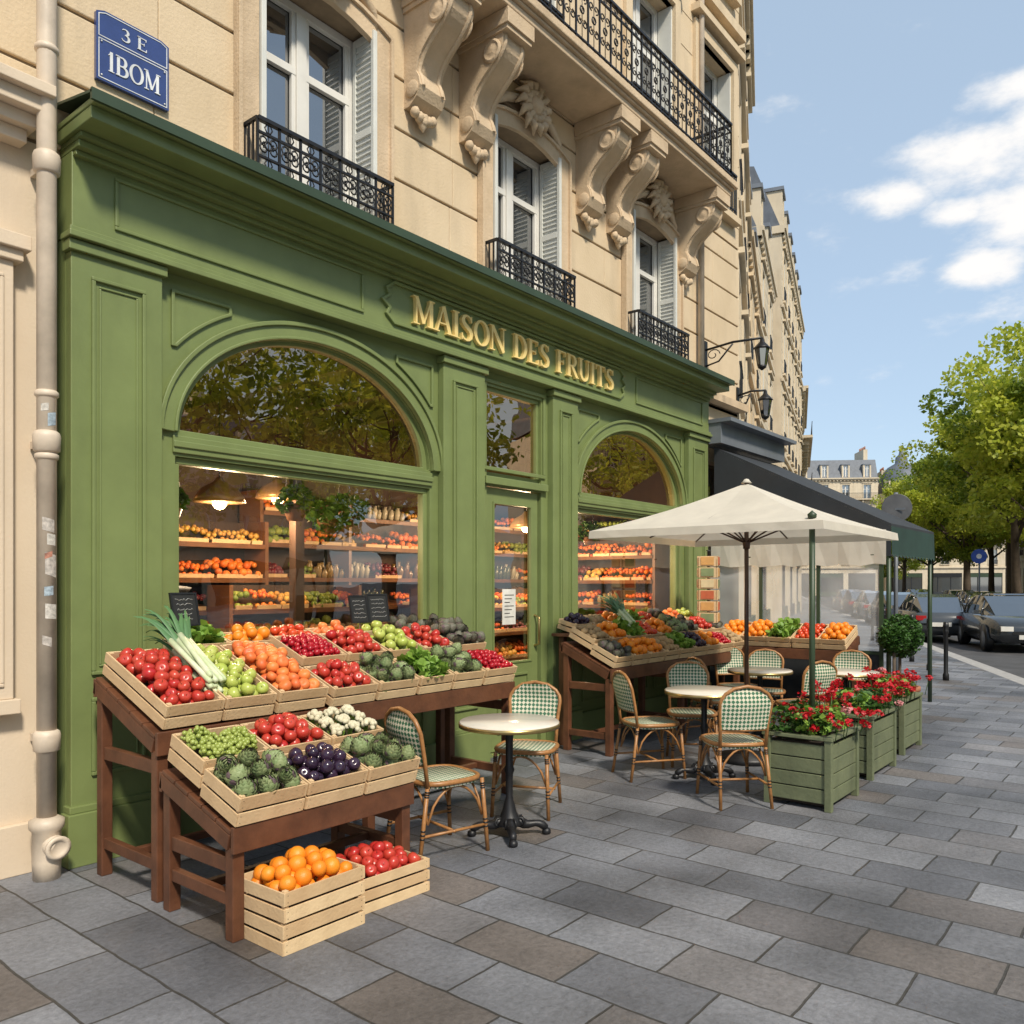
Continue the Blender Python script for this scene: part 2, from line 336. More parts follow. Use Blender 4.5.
# ---------------------------------------------------------------- railings
def scroll(cx,cz,r,turns,flip=1,n=14,a0=0):
    return [(cx+flip*r*(1-.75*i/n)*math.cos(a0+turns*2*math.pi*i/n),cz+r*(1-.75*i/n)*math.sin(a0+turns*2*math.pi*i/n)) for i in range(n+1)]
def railing(mb,x0,x1,y,z0,z1,M=None,pitch=.22,detail=True):
    h=z1-z0
    mb.box(x0,x1,y-.02,y+.02,z1-.025,z1,IRON,M); mb.box(x0,x1,y-.012,y+.012,z0,z0+.02,IRON,M); mb.box(x0,x1,y-.01,y+.01,z1-.11,z1-.095,IRON,M); mb.box(x0,x1,y-.01,y+.01,z0+.08,z0+.094,IRON,M)
    n=max(2,round((x1-x0)/pitch)); s=(x1-x0)/n
    for i in range(n+1):
        x=x0+i*s; mb.box(x-.008,x+.008,y-.008,y+.008,z0+.02,z1-.025,IRON,M)
        if i<n:
            c=x+s/2
            if detail:
                zc=(z0+z1)/2; hh=h/2-.12
                for fx in (-1,1):
                    mb.tube([(a,y,b_) for a,b_ in scroll(c+fx*s*.2,zc+hh*.5,s*.22,1.1,fx,10,R(-90))],.007,IRON,4,M)
                    mb.tube([(a,y,b_) for a,b_ in scroll(c+fx*s*.2,zc-hh*.5,s*.22,-1.1,fx,10,R(90))],.007,IRON,4,M)
                mb.tube([(c+s*.16*math.cos(t),y,zc+s*.16*math.sin(t)) for t in [k*math.pi/4 for k in range(8)]],.009,IRON,4,M,closed=True)
                mb.tube([(c,y,z0+.02),(c,y,z1-.03)],.005,IRON,4,M)
                mb.tube([(c+.03*math.cos(t),y,z1-.06+.03*math.sin(t)) for t in [k*math.pi/3 for k in range(6)]],.006,IRON,4,M,closed=True)
                mb.tube([(c+.03*math.cos(t),y,z0+.05+.03*math.sin(t)) for t in [k*math.pi/3 for k in range(6)]],.006,IRON,4,M,closed=True)
            else: mb.box(c-.007,c+.007,y-.006,y+.006,z0,z1,IRON,M)

def window(mb,xc,w,z0,z1,yf,M=None):
    x0,x1=xc-w/2,xc+w/2
    mb.add([(x0,yf+.05,z0),(x1,yf+.05,z0),(x1,yf+.05,z1),(x0,yf+.05,z1)],[(0,1,2,3)],WINGL,M)
    mb.frame(x0,x1,z0,z1,.06,yf,yf+.045,WHITEP,M)
    mb.box(xc-.045,xc+.045,yf-.01,yf+.044,z0+.06,z1-.06,WHITEP,M)
    zt=z0+(z1-z0)*.68
    mb.box(x0+.06,xc-.045,yf+.004,yf+.043,zt-.03,zt+.03,WHITEP,M); mb.box(xc+.045,x1-.06,yf+.004,yf+.043,zt-.03,zt+.03,WHITEP,M)
    for a,b_ in ((x0+.06,xc-.045),(xc+.045,x1-.06)):
        mb.box(a,a+.035,yf+.008,yf+.042,z0+.06,z1-.06,WHITEP,M); mb.box(b_-.035,b_,yf+.008,yf+.042,z0+.06,z1-.06,WHITEP,M)

pm_clay=pm('clay_pot',(.35,.14,.07),.8)
def haussmann(name,p0,p1,H,z0=0,depth=11,centers=None,fh=3.2,ww=1.05,wh=2.05,stone=STONE2,roof=True,ground=True,chim=True,balc=True,ov=.45,dome=False):
    d=Vector((p1[0]-p0[0],p1[1]-p0[1],0)); Lx=d.length; M=T(p0[0],p0[1],0)@RZ(math.atan2(d.y,d.x))
    mb=MB(); th=.4
    if centers is None:
        n=max(1,int(Lx/2.6)); centers=[Lx*(i+.5)/n for i in range(n)]
    z=z0; fl=0
    if ground:
        gh=4.0
        n=max(1,int(Lx/4)); s=Lx/n
        mb.box(0,Lx,0,th,3.3,gh,stone,M)
        for i in range(n):
            mb.box(i*s,i*s+.35,0,th,0,3.3,stone,M); mb.box((i+1)*s-.35,(i+1)*s,0,th,0,3.3,stone,M)
            mb.box(i*s+.35,(i+1)*s-.35,.06,.16,0,.6,AWN if i%2 else GREEND,M); mb.add([(i*s+.35,.2,.6),((i+1)*s-.35,.2,.6),((i+1)*s-.35,.2,3.3),(i*s+.35,.2,3.3)],[(0,1,2,3)],WINGL,M)
            mb.box(i*s+.35,(i+1)*s-.35,.04,.2,2.7,3.3,BLACK if i%2 else GREEND,M)
            for q in (.33,.66): mb.box(i*s+s*q-.04,i*s+s*q+.04,.1,.19,.6,2.7,AWN,M)
        mb.box(-.05,Lx+.05,-.18 if balc else -.08,th,gh,gh+.2,stone,M); z=gh+.2
    nf=int((H-z)/fh)
    for fl in range(nf):
        zb=z+fl*fh; w0=zb+.35; w1=w0+wh
        mb.box(0,Lx,0,th,zb,w0,stone,M); mb.box(0,Lx,0,th,w1,zb+fh,stone,M)
        e=0
        for c in centers:
            if c-ww/2>e+.01: mb.box(e,c-ww/2,0,th,w0,w1,stone,M)
            window(mb,c,ww,w0,w1,.2,M)
            mb.box(c+ww/2-.03,c+ww/2,.0,.19,w0+.02,w1-.02,SHUT,M)
            mb.box(c-ww/2-.14,c-ww/2,-.05,.06,w0,w1+.14,stone,M); mb.box(c+ww/2,c+ww/2+.14,-.05,.06,w0,w1+.14,stone,M); mb.box(c-ww/2,c+ww/2,-.05,.06,w1,w1+.14,stone,M)
            mb.box(c-ww/2-.2,c+ww/2+.2,-.14,.02,w1+.2,w1+.29,stone,M)
            if not(balc and fl in (1,nf-1)): 
                mb.box(c-ww/2-.1,c+ww/2+.1,-.12,.02,w0-.1,w0-.01,stone,M)
                railing(mb,c-ww/2-.03,c+ww/2+.03,-.07,w0,w0+.6,M,.14,False)
            e=c+ww/2
        mb.box(e,Lx,0,th,w0,w1,stone,M)
        mb.box(-.03,Lx+.03,-.1,.01,zb+fh-.16,zb+fh-.02,stone,M)
        if balc and fl in (1,nf-1):
            mb.box(0,Lx,-.7,-.001,w0-.2,w0-.04,stone,M); railing(mb,0,Lx,-.66,w0-.04,w0+.8,M,.16,False)
            for c in centers:
                for q in (-1,1): mb.box(c+q*(ww/2+.2)-.09,c+q*(ww/2+.2)+.09,-.5,-.001,w0-.55,w0-.2,stone,M)
        for q in range(1,7):
            zz=zb+q*fh/7
            e=0
            for c in centers+[None]:
                a=e; b_=(c-ww/2-.15) if c is not None else Lx
                if b_>a+.05: mb.box(a,b_,-.006,.002,zz-.16,zz+.16-.02,stone,M)
                if c is not None: e=c+ww/2+.15
    top=z+nf*fh
    mb.box(-.1,Lx+.1,-ov,th,top,top+.16,stone,M); mb.box(-.1,Lx+.1,-ov*.66,th,top-.16,top,stone,M)
    n=int(Lx/.5)
    for i in range(n): mb.box((i+.3)*Lx/n,(i+.65)*Lx/n,-ov*.6,-.005,top-.3,top-.16,stone,M)
    mb.box(0,th,th,depth,z0,top,stone,M); mb.box(Lx-th,Lx,th,depth,z0,top,stone,M); mb.box(th,Lx-th,depth-th,depth,z0,top,stone,M)
    if dome:
        mb.lathe([(3.4,top-.2),(3.6,top+.1),(3.6,top+.3),(3.3,top+.4),(3.3,top+1.2)],stone,20,M@T(2.6,3,0))
        mb.lathe([(3.3,top+1.2),(3.2,top+2.6),(2.7,top+4.0),(1.9,top+5.1),(.9,top+5.7),(.8,top+6.6),(.4,top+7.0),(.05,top+8.4)],SLATE,20,M@T(2.6,3,0))
        for k in range(8): mb.box(-.4,.4,-3.45,-2.6,top+1.3,top+2.9,stone,M@T(2.6,3,0)@RZ(k*math.pi/4))
    if roof:
        r0=top+.16; r1=r0+2.8; yb=.05
        V=[(0,yb,r0),(Lx,yb,r0),(Lx,depth,r0),(0,depth,r0),(0.0,yb+1.1,r1),(Lx,yb+1.1,r1),(Lx,depth-1.1,r1),(0,depth-1.1,r1),(0,depth/2,r1+.8),(Lx,depth/2,r1+.8)]
        mb.add(V,[(0,1,5,4),(2,3,7,6),(4,5,9,8),(6,7,8,9),(0,4,8,7,3),(1,2,6,9,5)],SLATE,M)
        for c in centers:
            mb.box(c-.55,c-.35,yb-.03,yb+1.2,r0+.1,r0+1.9,stone,M); mb.box(c+.35,c+.55,yb-.03,yb+1.2,r0+.1,r0+1.9,stone,M)
            mb.box(c-.62,c+.62,yb-.1,yb+1.3,r0+1.9,r0+2.05,ZINC,M)
            window(mb,c,.7,r0+.1,r0+1.9,yb+.1,M)
        if chim:
            for cx in (.4,Lx-.4,Lx/2):
                mb.box(cx-.3,cx+.3,depth*.3,depth*.6,r1-.5,r1+2.0,stone,M)
                for k in range(5): mb.lathe([(.1,r1+2),(.08,r1+2.5)],pm_clay,8,M@T(cx,depth*.32+k*.6,0))
    o=mb.obj(name); return o

# ---------------------------------------------------------------- MAIN BUILDING
BLD=empty('corner_building')
XL,XR=2.04,10.15
SX=-8.0; SE=11.4
wc=[-1.2,3.85,6.35,8.85]; ww_=1.06; WZ0,WZ1=4.42,6.0
mb=MB(); SY=5.0
openings=[(c-ww_/2,c+ww_/2,WZ0,WZ1) for c in wc]
z=4.10; rows=[]
while z<6.45: rows.append((z,min(z+.42,6.48))); z+=.42
rnb=random.Random(5)
for ri,(a,b_) in enumerate(rows):
    segs=[(SX,SE)]
    for (x0,x1,o0,o1) in openings:
        if b_>o0+.02 and a<o1-.02:
            ns=[]
            for s0,s1 in segs:
                if x1<=s0 or x0>=s1: ns.append((s0,s1))
                else:
                    if x0>s0: ns.append((s0,x0))
                    if x1<s1: ns.append((x1,s1))
            segs=ns
    for s0,s1 in segs:
        x=s0
        while x<s1-.01:
            xe=min(s1,x+rnb.uniform(.9,1.3)); 
            if s1-xe<.35: xe=s1
            mb.box(x+(.0015 if x>s0 else 0),xe-(.0015 if xe<s1 else 0),SY+rnb.uniform(0,.002),SY+.4,a+.011,b_-.011,STONE); x=xe
mb.obj('stone_courses',BLD,bevel=.008)
mb=MB()
segs=[(SX,wc[0]-.53)]+[(a+.53,b_-.53) for a,b_ in zip(wc[:-1],wc[1:])]+[(wc[-1]+.53,SE)]
for s0,s1 in segs: mb.box(s0,s1,SY+.02,SY+.38,4.05,6.5,JOINT)
for c in wc: mb.box(c-.53,c+.53,SY+.02,SY+.38,WZ1+.01,6.5,JOINT); mb.box(c-.53,c+.53,SY+.02,SY+.38,4.05,WZ0-.01,JOINT)
mb.obj('wall_core',BLD)
for c in wc:
    mb=MB(); window(mb,c,ww_,WZ0,WZ1,SY+.2)
    AR=[(c-ww_/2-.09,WZ0-.05),(c-ww_/2-.09,WZ1-.05)]+[(c+q*(ww_/2+.09),WZ1-.05+.13*(1-q*q)) for q in (-.8,-.5,-.2,.2,.5,.8)]+[(c+ww_/2+.09,WZ1-.05),(c+ww_/2+.09,WZ0-.05)]
    mb.ribbon(AR,.17,SY-.05,SY-.002,STONE3)
    mb.ribbon([(x+( -.07 if x<c else .07),z_+(.05 if z_>WZ0 else 0)) for x,z_ in AR],.03,SY-.075,SY-.05,STONE3)
    mb.box(c-ww_/2-.2,c+ww_/2+.2,SY-.22,SY-.003,WZ0-.12,WZ0-.04,STONE3)
    for sx,sg in ((c+ww_/2-.002,-1),(c-ww_/2+.002,1)):
        x0_,x1_=min(sx,sx+sg*.04),max(sx,sx+sg*.04); ya,yb=SY-.07,SY+.185
        mb.box(x0_,x1_,ya,ya+.035,WZ0+.02,WZ1-.02,SHUT); mb.box(x0_,x1_,yb-.035,yb,WZ0+.02,WZ1-.02,SHUT)
        for zz in (WZ0+.02,WZ0+.75,WZ1-.08): mb.box(x0_,x1_,ya+.035,yb-.035,zz,zz+.06,SHUT)
        xm=(x0_+x1_)/2; mb.box(xm-.004,xm+.004,ya+.035,yb-.035,WZ0+.08,WZ1-.08,SHUT)
        for q in range(30):
            zz=WZ0+.09+q*.047
            if zz<WZ1-.1: mb.box(x0_+.004,x1_-.004,ya+.036,yb-.036,zz,zz+.012,SHUT)
    o=mb.obj('window_unit',BLD,bevel=.003)
    mb=MB(); railing(mb,c-ww_/2-.12,c+ww_/2+.04,SY-.2,WZ0-.02,WZ0+.33,None,.17)
    for xx in (c-ww_/2-.12,c+ww_/2+.04):
        mb.box(xx-.01,xx+.01,SY-.2,SY,WZ0+.305,WZ0+.33,IRON); mb.box(xx-.01,xx+.01,SY-.2,SY,WZ0-.02,WZ0,IRON)
        for q in (.05,.1,.15): mb.box(xx-.006,xx+.006,SY-q-.006,SY-q+.006,WZ0,WZ0+.31,IRON)
    mb.obj('window_railing',BLD)
def carving(mb,cx,cz,s):
    mb.lathe([(.001,-.1*s),(.07*s,-.06*s),(.1*s,0),(.07*s,.07*s),(.001,.1*s)],STONE3,12,T(cx,SY-.12,cz))
    for i in range(26):
        a=2*math.pi*i/13; rr=(.12 if i<13 else .2)*s; L_=.11*s
        P=[(cx+rr*.6*math.cos(a),SY-.1,cz+rr*.6*math.sin(a)),(cx+rr*1.0*math.cos(a+.2),SY-.15,cz+rr*math.sin(a+.2)),(cx+(rr+L_*.6)*math.cos(a+.45),SY-.09,cz+(rr+L_*.5)*math.sin(a+.45))]
        mb.tube(P,[.035*s,.04*s,.008],STONE3,6)
mb=MB()
for c in wc[1:]: 
    carving(mb,c,WZ1+.25,1.0)
    for sg in (-1,1):
        mb.tube([(c+sg*.15,SY-.04,WZ1+.3),(c+sg*.35,SY-.06,WZ1+.22),(c+sg*.5,SY-.05,WZ1+.12),(c+sg*.55,SY-.03,WZ1-.02)],[.05,.045,.035,.015],STONE3,7)
mb.obj('carved_keystones',BLD)
def corbel(mb,xc,w=.3,zt=6.5,p=.56,h=.95):
    pr=[(0,0),(p,0),(p,-.1),(p-.04,-.13)]
    for i in range(13):
        a=i/12; pr.append((p-.06-(p-.2)*(a**1.3)+.05*math.sin(a*math.pi*2), -.15-(h-.42)*a))
    pr+=[(.17,-h+.22),(.19,-h+.14),(.15,-h+.06),(.06,-h),(0,-h)]
    n=len(pr); x0,x1=xc-w/2,xc+w/2
    V=[(x0,SY-a,zt+b_) for a,b_ in pr]+[(x1,SY-a,zt+b_) for a,b_ in pr]
    mb.add(V,[tuple(range(n))[::-1],tuple(range(n,2*n))]+[(i,(i+1)%n,n+(i+1)%n,n+i) for i in range(n)],STONE3)
    mb.box(x0-.035,x1+.035,SY-p-.035,SY-.004,zt-.13,zt-.002,STONE3); mb.box(x0-.02,x1+.02,SY-p-.015,SY-.004,zt-.17,zt-.131,STONE3)
    for q in (-.11,.11): mb.tube([(xc+q,SY-a+.004,zt+b_) for a,b_ in pr[4:-3]],.022,STONE3,6)
    for xx,s in ((x0,-1),(x1,1)):
        mb.lathe([(.10,0),(.10,.01),(.08,.018),(.065,.010),(.04,.018),(.001,.02)],STONE3,16,T(xx,SY-p+.17,zt-.29)@RY(R(90*s)))
        mb.lathe([(.07,0),(.07,.01),(.045,.018),(.001,.02)],STONE3,12,T(xx,SY-.1,zt-h+.13)@RY(R(90*s)))
    for k in range(5):
        mb.lathe([(.001,-.05),(.035,-.03),(.045,0),(.03,.035),(.001,.05)],STONE3,8,T(xc+(k-2)*.05,SY-.08,zt-h-.03-.02*(2-abs(k-2))))
    mb.lathe([(.001,-.09),(.03,-.05),(.05,0),(.05,.05),(.001,.07)],STONE3,8,T(xc,SY-.07,zt-h-.07))
mb=MB()
for x in (4.88,5.55,7.38,7.98,9.6): corbel(mb,x)
mb.obj('balcony_corbels',BLD,bevel=.006)
mb=MB(); bx0,bx1,by=4.55,9.8,4.4
mb.box(bx0,bx1,by,SY-.003,6.502,6.57,STONE3); mb.box(bx0-.03,bx1+.03,by-.03,SY-.003,6.57,6.60,STONE3); mb.box(bx0-.07,bx1+.07,by-.07,SY-.003,6.60,6.68,STONE3)
mb.obj('balcony_slab',BLD,bevel=.01)
mb=MB(); railing(mb,bx0,bx1,by,6.69,7.42,None,.2)
for xx in (bx0,bx1):
    M=T(xx,by,0)@RZ(R(90)); railing(mb,0,.6,0,6.69,7.42,M,.2)
mb.obj('balcony_railing',BLD)
up=haussmann('upper_floors',(SX,SY),(SE,SY),19.5,z0=6.5,centers=[c-SX for c in (-6,-3.6,-1.2,1.3,3.85,6.35,8.85,10.6)],fh=3.15,wh=2.1,stone=STONE,ground=False,balc=False); up.parent=BLD
mb=MB()
mb.box(1.98,2.3,5.13,12,0,4.05,JOINT); mb.box(XR+.02,SE,5.02,5.4,3.3,4.09,STONE); mb.box(XR+.02,XR+.25,5.0,5.4,0,3.3,STONE); mb.box(SE-.2,SE,5.0,5.4,0,3.3,STONE)
mb.box(XR+.25,SE-.2,5.1,5.2,0,.7,AWN); mb.box(XR+.25,SE-.2,5.18,5.2,.7,3.3,WINGL)
mb.box(XR+.0,SE,4.85,5.0,4.1,4.2,STONE3)
mb.obj('cafe_front_wall',BLD)

# storefront
a1=(2.70,4.98); a2=(7.20,9.48); SPR=2.57; AH=.80
def archpath(x0,x1): 
    c=(x0+x1)/2; return [(x0,SPR),(x1,SPR)]+ell(c,SPR,(x1-x0)/2,AH,0,math.pi,40)[1:-1]
def rect(x0,x1,z0,z1): return [(x0,z0),(x1,z0),(x1,z1),(x0,z1)]
WB=1.02
holes=[archpath(*a1),archpath(*a2),rect(a1[0],a1[1],WB,2.42),rect(a2[0],a2[1],WB,2.42),rect(5.72,6.55,2.61,3.44),rect(5.72,6.55,.03,2.52)]
plate('storefront_panel',rect(XL,XR,0,3.6),holes,F,F+.14,GREEN,BLD,bevel=.012)
mb=MB()
def pil(x0,x1):
    mb.box(x0,x1,F-.07,F-.001,.32,3.5,GREEN); mb.box(x0-.03,x1+.03,F-.11,F-.001,0,.3,GREEN); mb.box(x0-.015,x1+.015,F-.09,F-.001,.3,.34,GREEN)
    mb.box(x0-.02,x1+.02,F-.10,F-.001,3.5,3.56,GREEN); 
    m=.11 if x1-x0>.4 else .08
    for (za,zb) in ((.5,.95),(1.08,3.38)):
        mb.frame(x0+m,x1-m,za,zb,.022,F-.09,F-.069,GREEN); mb.frame(x0+m+.045,x1-m-.045,za+.045,zb-.045,.012,F-.08,F-.069,GREEN)
pil(XL,2.58); pil(5.08,5.62); pil(6.66,7.10); pil(9.60,XR)
for (x0,x1) in (a1,a2):
    c=(x0+x1)/2
    mb.frame(x0,x1,WB,2.42,.045,F+.03,F+.10,GREEN)
    mb.ribbon(archpath(x0+.025,x1-.025),.05,F+.03,F+.10,GREEN,closed=True)
    mb.ribbon(ell(c,SPR,(x1-x0)/2+.06,AH+.06,0,math.pi,44),.11,F-.035,F-.001,GREEN)
    mb.ribbon(ell(c,SPR,(x1-x0)/2+.115,AH+.115,0,math.pi,44),.03,F-.055,F-.035,GREEN)
    mb.ribbon(ell(c,SPR,(x1-x0)/2+.015,AH+.015,0,math.pi,44),.02,F-.05,F-.035,GREEN)
    mb.box(x0-.02,x1+.02,F-.018,F-.001,2.44,2.55,GREEN); mb.box(x0-.02,x1+.02,F-.03,F-.018,2.475,2.515,GREEN)
    mb.box(x0-.1,x1+.1,F-.1,F-.001,WB-.08,WB-.01,GREEN)
    for q in range(3):
        s=(x1-x0)/3; mb.frame(x0+q*s+.07,x0+(q+1)*s-.07,.35,.86,.025,F-.02,F-.001,GREEN)
    mb.box(x0-.09,x1+.09,F-.06,F-.001,0,.25,GREEN)
    A,B=(x1-x0)/2+.22,AH+.21; ztop=3.46
    for sg in (-1,1):
        xe=c+sg*((x1-x0)/2+.02); 
        th=[math.pi/2-sg*t for t in np.linspace(.30,1.05,14)]
        arc_=[(c+A*math.cos(t),SPR+B*math.sin(t)) for t in th]
        arc_=[p for p in arc_ if p[1]<ztop-.02 and abs(p[0]-c)<abs(xe-c)]
        if len(arc_)>2:
            poly=[(arc_[0][0],ztop)]+arc_+[(xe,arc_[-1][1]),(xe,ztop)]
            mb.ribbon(poly,.022,F-.02,F-.001,GREEN,closed=True)
mb.frame(5.72,6.55,2.61,3.44,.04,F+.03,F+.10,GREEN); mb.box(5.66,6.61,F-.05,F-.001,2.53,2.60,GREEN)
mb.frame(5.665,6.605,2.66,3.50,.035,F-.02,F-.001,GREEN)
mb.box(XL-.0,XR,F-.08,F+.3,3.601,4.06,GREEN)
mb.box(XL-.03,XR+.03,F-.13,F-.001,3.565,3.600,GREEN); mb.box(XL-.02,XR+.02,F-.11,F-.081,3.601,3.63,GREEN)
mb.frame(2.28,4.18,3.69,4.0,.022,F-.095,F-.079,GREEN)
mb.frame(8.25,9.95,3.69,4.0,.022,F-.095,F-.079,GREEN)
PL=[(4.62,4.01),(8.02,4.01),(8.1,3.95),(8.07,3.9),(8.14,3.85),(8.07,3.80),(8.1,3.75),(8.02,3.69),(4.62,3.69),(4.54,3.75),(4.57,3.80),(4.50,3.85),(4.57,3.9),(4.54,3.95)]
PL=[(x-.13,z_) for x,z_ in PL]
mb.ribbon(PL,.026,F-.105,F-.079,GREEN,closed=True)
for z0,z1,p in ((4.03,4.06,.12),(4.06,4.10,.17),(4.10,4.13,.21),(4.13,4.20,.38),(4.20,4.235,.42)):
    mb.box(XL+.02-p*.12,XR-.05+p*.08,F-p,F+.2,z0+.0005,z1,GREEN)
sf=mb.obj('storefront_joinery',BLD,bevel=.005)
mb=MB(); V=[(XL-.05,F-.44,4.236),(XR+.0,F-.44,4.236),(XR+.0,SY-.004,4.33),(XL-.05,SY-.004,4.33)]
mb.add(V+[(x,y,z+.015) for x,y,z in V],[(3,2,1,0),(4,5,6,7),(0,1,5,4),(1,2,6,5),(2,3,7,6),(3,0,4,7)],GREEND)
mb.box(XL-.05,XR+.0,F-.445,F-.425,4.20,4.262,GREEND)
mb.obj('cornice_flashing',BLD)
mb=MB(); gy=F+.065
for (x0,x1) in (a1,a2):
    P=archpath(x0,x1); mb.add([(x,gy,z) for x,z in P],[tuple(range(len(P)))],GLASSA)
    mb.add([(x,gy,z) for x,z in rect(x0,x1,WB,2.42)],[(0,1,2,3)],GLASS)
mb.add([(x,gy,z) for x,z in rect(5.72,6.55,2.61,3.44)],[(0,1,2,3)],GLASSA)
mb.obj('shop_window_glass',BLD)
mb=MB(); dx0,dx1=5.74,6.53
mb.box(dx0,dx0+.1,F+.03,F+.08,.04,2.51,GREEN); mb.box(dx1-.1,dx1,F+.03,F+.08,.04,2.51,GREEN); mb.box(dx0+.1,dx1-.1,F+.03,F+.08,2.38,2.51,GREEN); mb.box(dx0+.1,dx1-.1,F+.03,F+.08,.04,.85,GREEN)
mb.frame(dx0+.16,dx1-.16,.2,.75,.02,F+.012,F+.03,GREEN)
mb.frame(dx0+.1,dx1-.1,.85,2.38,.018,F+.02,F+.045,GREEN)
mb.add([(x,gy,z) for x,z in rect(dx0+.1,dx1-.1,.85,2.38)],[(0,1,2,3)],GLASS)
mb.box(6.02,6.22,gy-.006,gy-.003,1.22,1.56,PAPER)
for k in range(7): mb.box(6.05,6.19-.03*(k%3),gy-.008,gy-.0065,1.5-k*.035,1.507-k*.035,BOARD)
mb.tube([(dx1-.05,F+.03,1.0),(dx1-.05,F-.03,1.02),(dx1-.05,F-.03,1.28),(dx1-.05,F+.03,1.3)],.012,BRASS)
mb.obj('shop_door',BLD,bevel=.003)

TK,TN=.17,.065
def arc(cx,cz,a,b_,t0,t1,n=16,w0=TN,w1=TK):
    P=ell(cx,cz,a,b_,R(t0),R(t1),n); W=[w0+(w1-w0)*abs(math.cos(R(t0+(t1-t0)*i/n)))**1.4 for i in range(n+1)]
    return (P,W)
def st(x,z0=0,z1=1,w=TK): return ([(x,z0),(x,z1)],w)
def sr(x,z,l=.34): return ([(x-l/2,z),(x+l/2,z)],.045)
G={
'M':(1.02,[st(.16,w=TN),st(.86),([(.16,1),(.5,.08)],TK*.9),([(.5,.08),(.86,1)],TN),sr(.16,.02,.28),sr(.86,.02),sr(.12,.98,.24),sr(.9,.98,.26)]),
'A':(.9,[([(.45,.98),(.13,0)],TN),([(.45,1),(.78,0)],TK),([(.24,.34),(.66,.34)],.055),sr(.12,.02,.26),sr(.78,.02,.3)]),
'I':(.42,[st(.21),sr(.21,.02),sr(.21,.98)]),
'O':(.92,[(ell(.46,.5,.36,.47,0,2*math.pi,32),[TN+(TK-TN)*abs(math.cos(2*math.pi*i/32))**1.4 for i in range(33)])]),
'N':(.95,[st(.15,w=TN),st(.8,w=TN),([(.15,.98),(.8,.02)],TK),sr(.15,.02,.28),sr(.12,.98,.24),sr(.8,.98,.28)]),
'D':(.9,[st(.2),([(.2,.97),(.4,.97)],TN),([(.2,.03),(.4,.03)],TN),arc(.38,.5,.4,.47,-90,90),sr(.16,.02,.24),sr(.16,.98,.24)]),
'E':(.78,[st(.2),([(.2,.97),(.66,.97)],.06),([(.2,.03),(.68,.03)],.06),([(.2,.52),(.52,.52)],.05),([(.66,.99),(.66,.8)],[.06,.03]),([(.68,.01),(.70,.22)],[.06,.03]),([(.52,.42),(.52,.62)],.04),sr(.14,.02,.2),sr(.14,.98,.2)]),
'F':(.72,[st(.2),([(.2,.97),(.64,.97)],.06),([(.2,.52),(.5,.52)],.05),([(.64,.99),(.64,.78)],[.06,.03]),([(.5,.42),(.5,.62)],.04),sr(.2,.02),sr(.14,.98,.2)]),
'R':(.88,[st(.2),([(.2,.97),(.4,.97)],TN),([(.2,.5),(.4,.5)],TN),arc(.4,.735,.26,.235,-90,90),([(.4,.5),(.76,.02)],TK),sr(.2,.02),sr(.14,.98,.2),sr(.78,.02,.22)]),
'U':(.92,[([(.2,1),(.2,.35)],TK),(ell(.475,.35,.275,.32,math.pi,2*math.pi,16),[TK-(TK-TN)*i/16 for i in range(17)]),([(.75,.35),(.75,1)],TN),sr(.2,.98),sr(.75,.98,.28)]),
'T':(.84,[st(.42),([(.08,.97),(.76,.97)],.06),([(.08,.99),(.06,.76)],[.06,.03]),([(.76,.99),(.78,.76)],[.06,.03]),sr(.42,.02)]),
'S':(.72,[([(.6,.8),(.56,.9),(.46,.96),(.34,.97),(.22,.92),(.16,.8),(.18,.68),(.28,.59),(.42,.51),(.54,.42),(.6,.3),(.57,.15),(.46,.05),(.34,.03),(.2,.06),(.12,.17)],[.04,.06,.07,.08,.12,.16,.17,.18,.18,.18,.17,.14,.09,.08,.07,.04]),([(.61,.99),(.61,.74)],.04),([(.11,.01),(.11,.26)],.04)]),
'B':(.85,[st(.2),([(.2,.97),(.4,.97)],TN),([(.2,.52),(.4,.52)],TN),([(.2,.03),(.42,.03)],TN),arc(.4,.745,.24,.225,-90,90),arc(.42,.275,.3,.245,-90,90),sr(.14,.02,.2),sr(.14,.98,.2)]),
'3':(.72,[([(.14,.86),(.24,.95),(.36,.97)],[.04,.06,.07]),arc(.34,.755,.22,.215,-90,90),arc(.34,.28,.28,.25,-90,90),([(.34,.03),(.2,.06),(.1,.18)],[.07,.06,.05])]),
'1':(.5,[st(.28),([(.28,.95),(.1,.8)],[.08,.04]),sr(.28,.02)]),
' ':(.45,[]),
}
def text(mb,s,x0,x1,z0,h,y0,y1,mat):
    tot=sum(G[c][0] for c in s); wsc=(x1-x0)/tot; x=x0
    for c in s:
        a,stk=G[c]
        M=T(x,0,z0)@SC(wsc,1,h)
        for i,(P,W) in enumerate(stk):
            P=[tuple(p) for p in P]; yy=y0-.0004*i
            cl=c=='O'
            if cl: P=P[:-1]; W=W[:-1]
            mb.ribbon(P,W,yy,y1,mat,M,closed=cl)
        x+=a*wsc
mb=MB(); text(mb,'MAISON DES FRUITS',4.68,7.74,3.735,.225,F-.115,F-.0805,GOLD); mb.obj('sign_lettering',BLD)

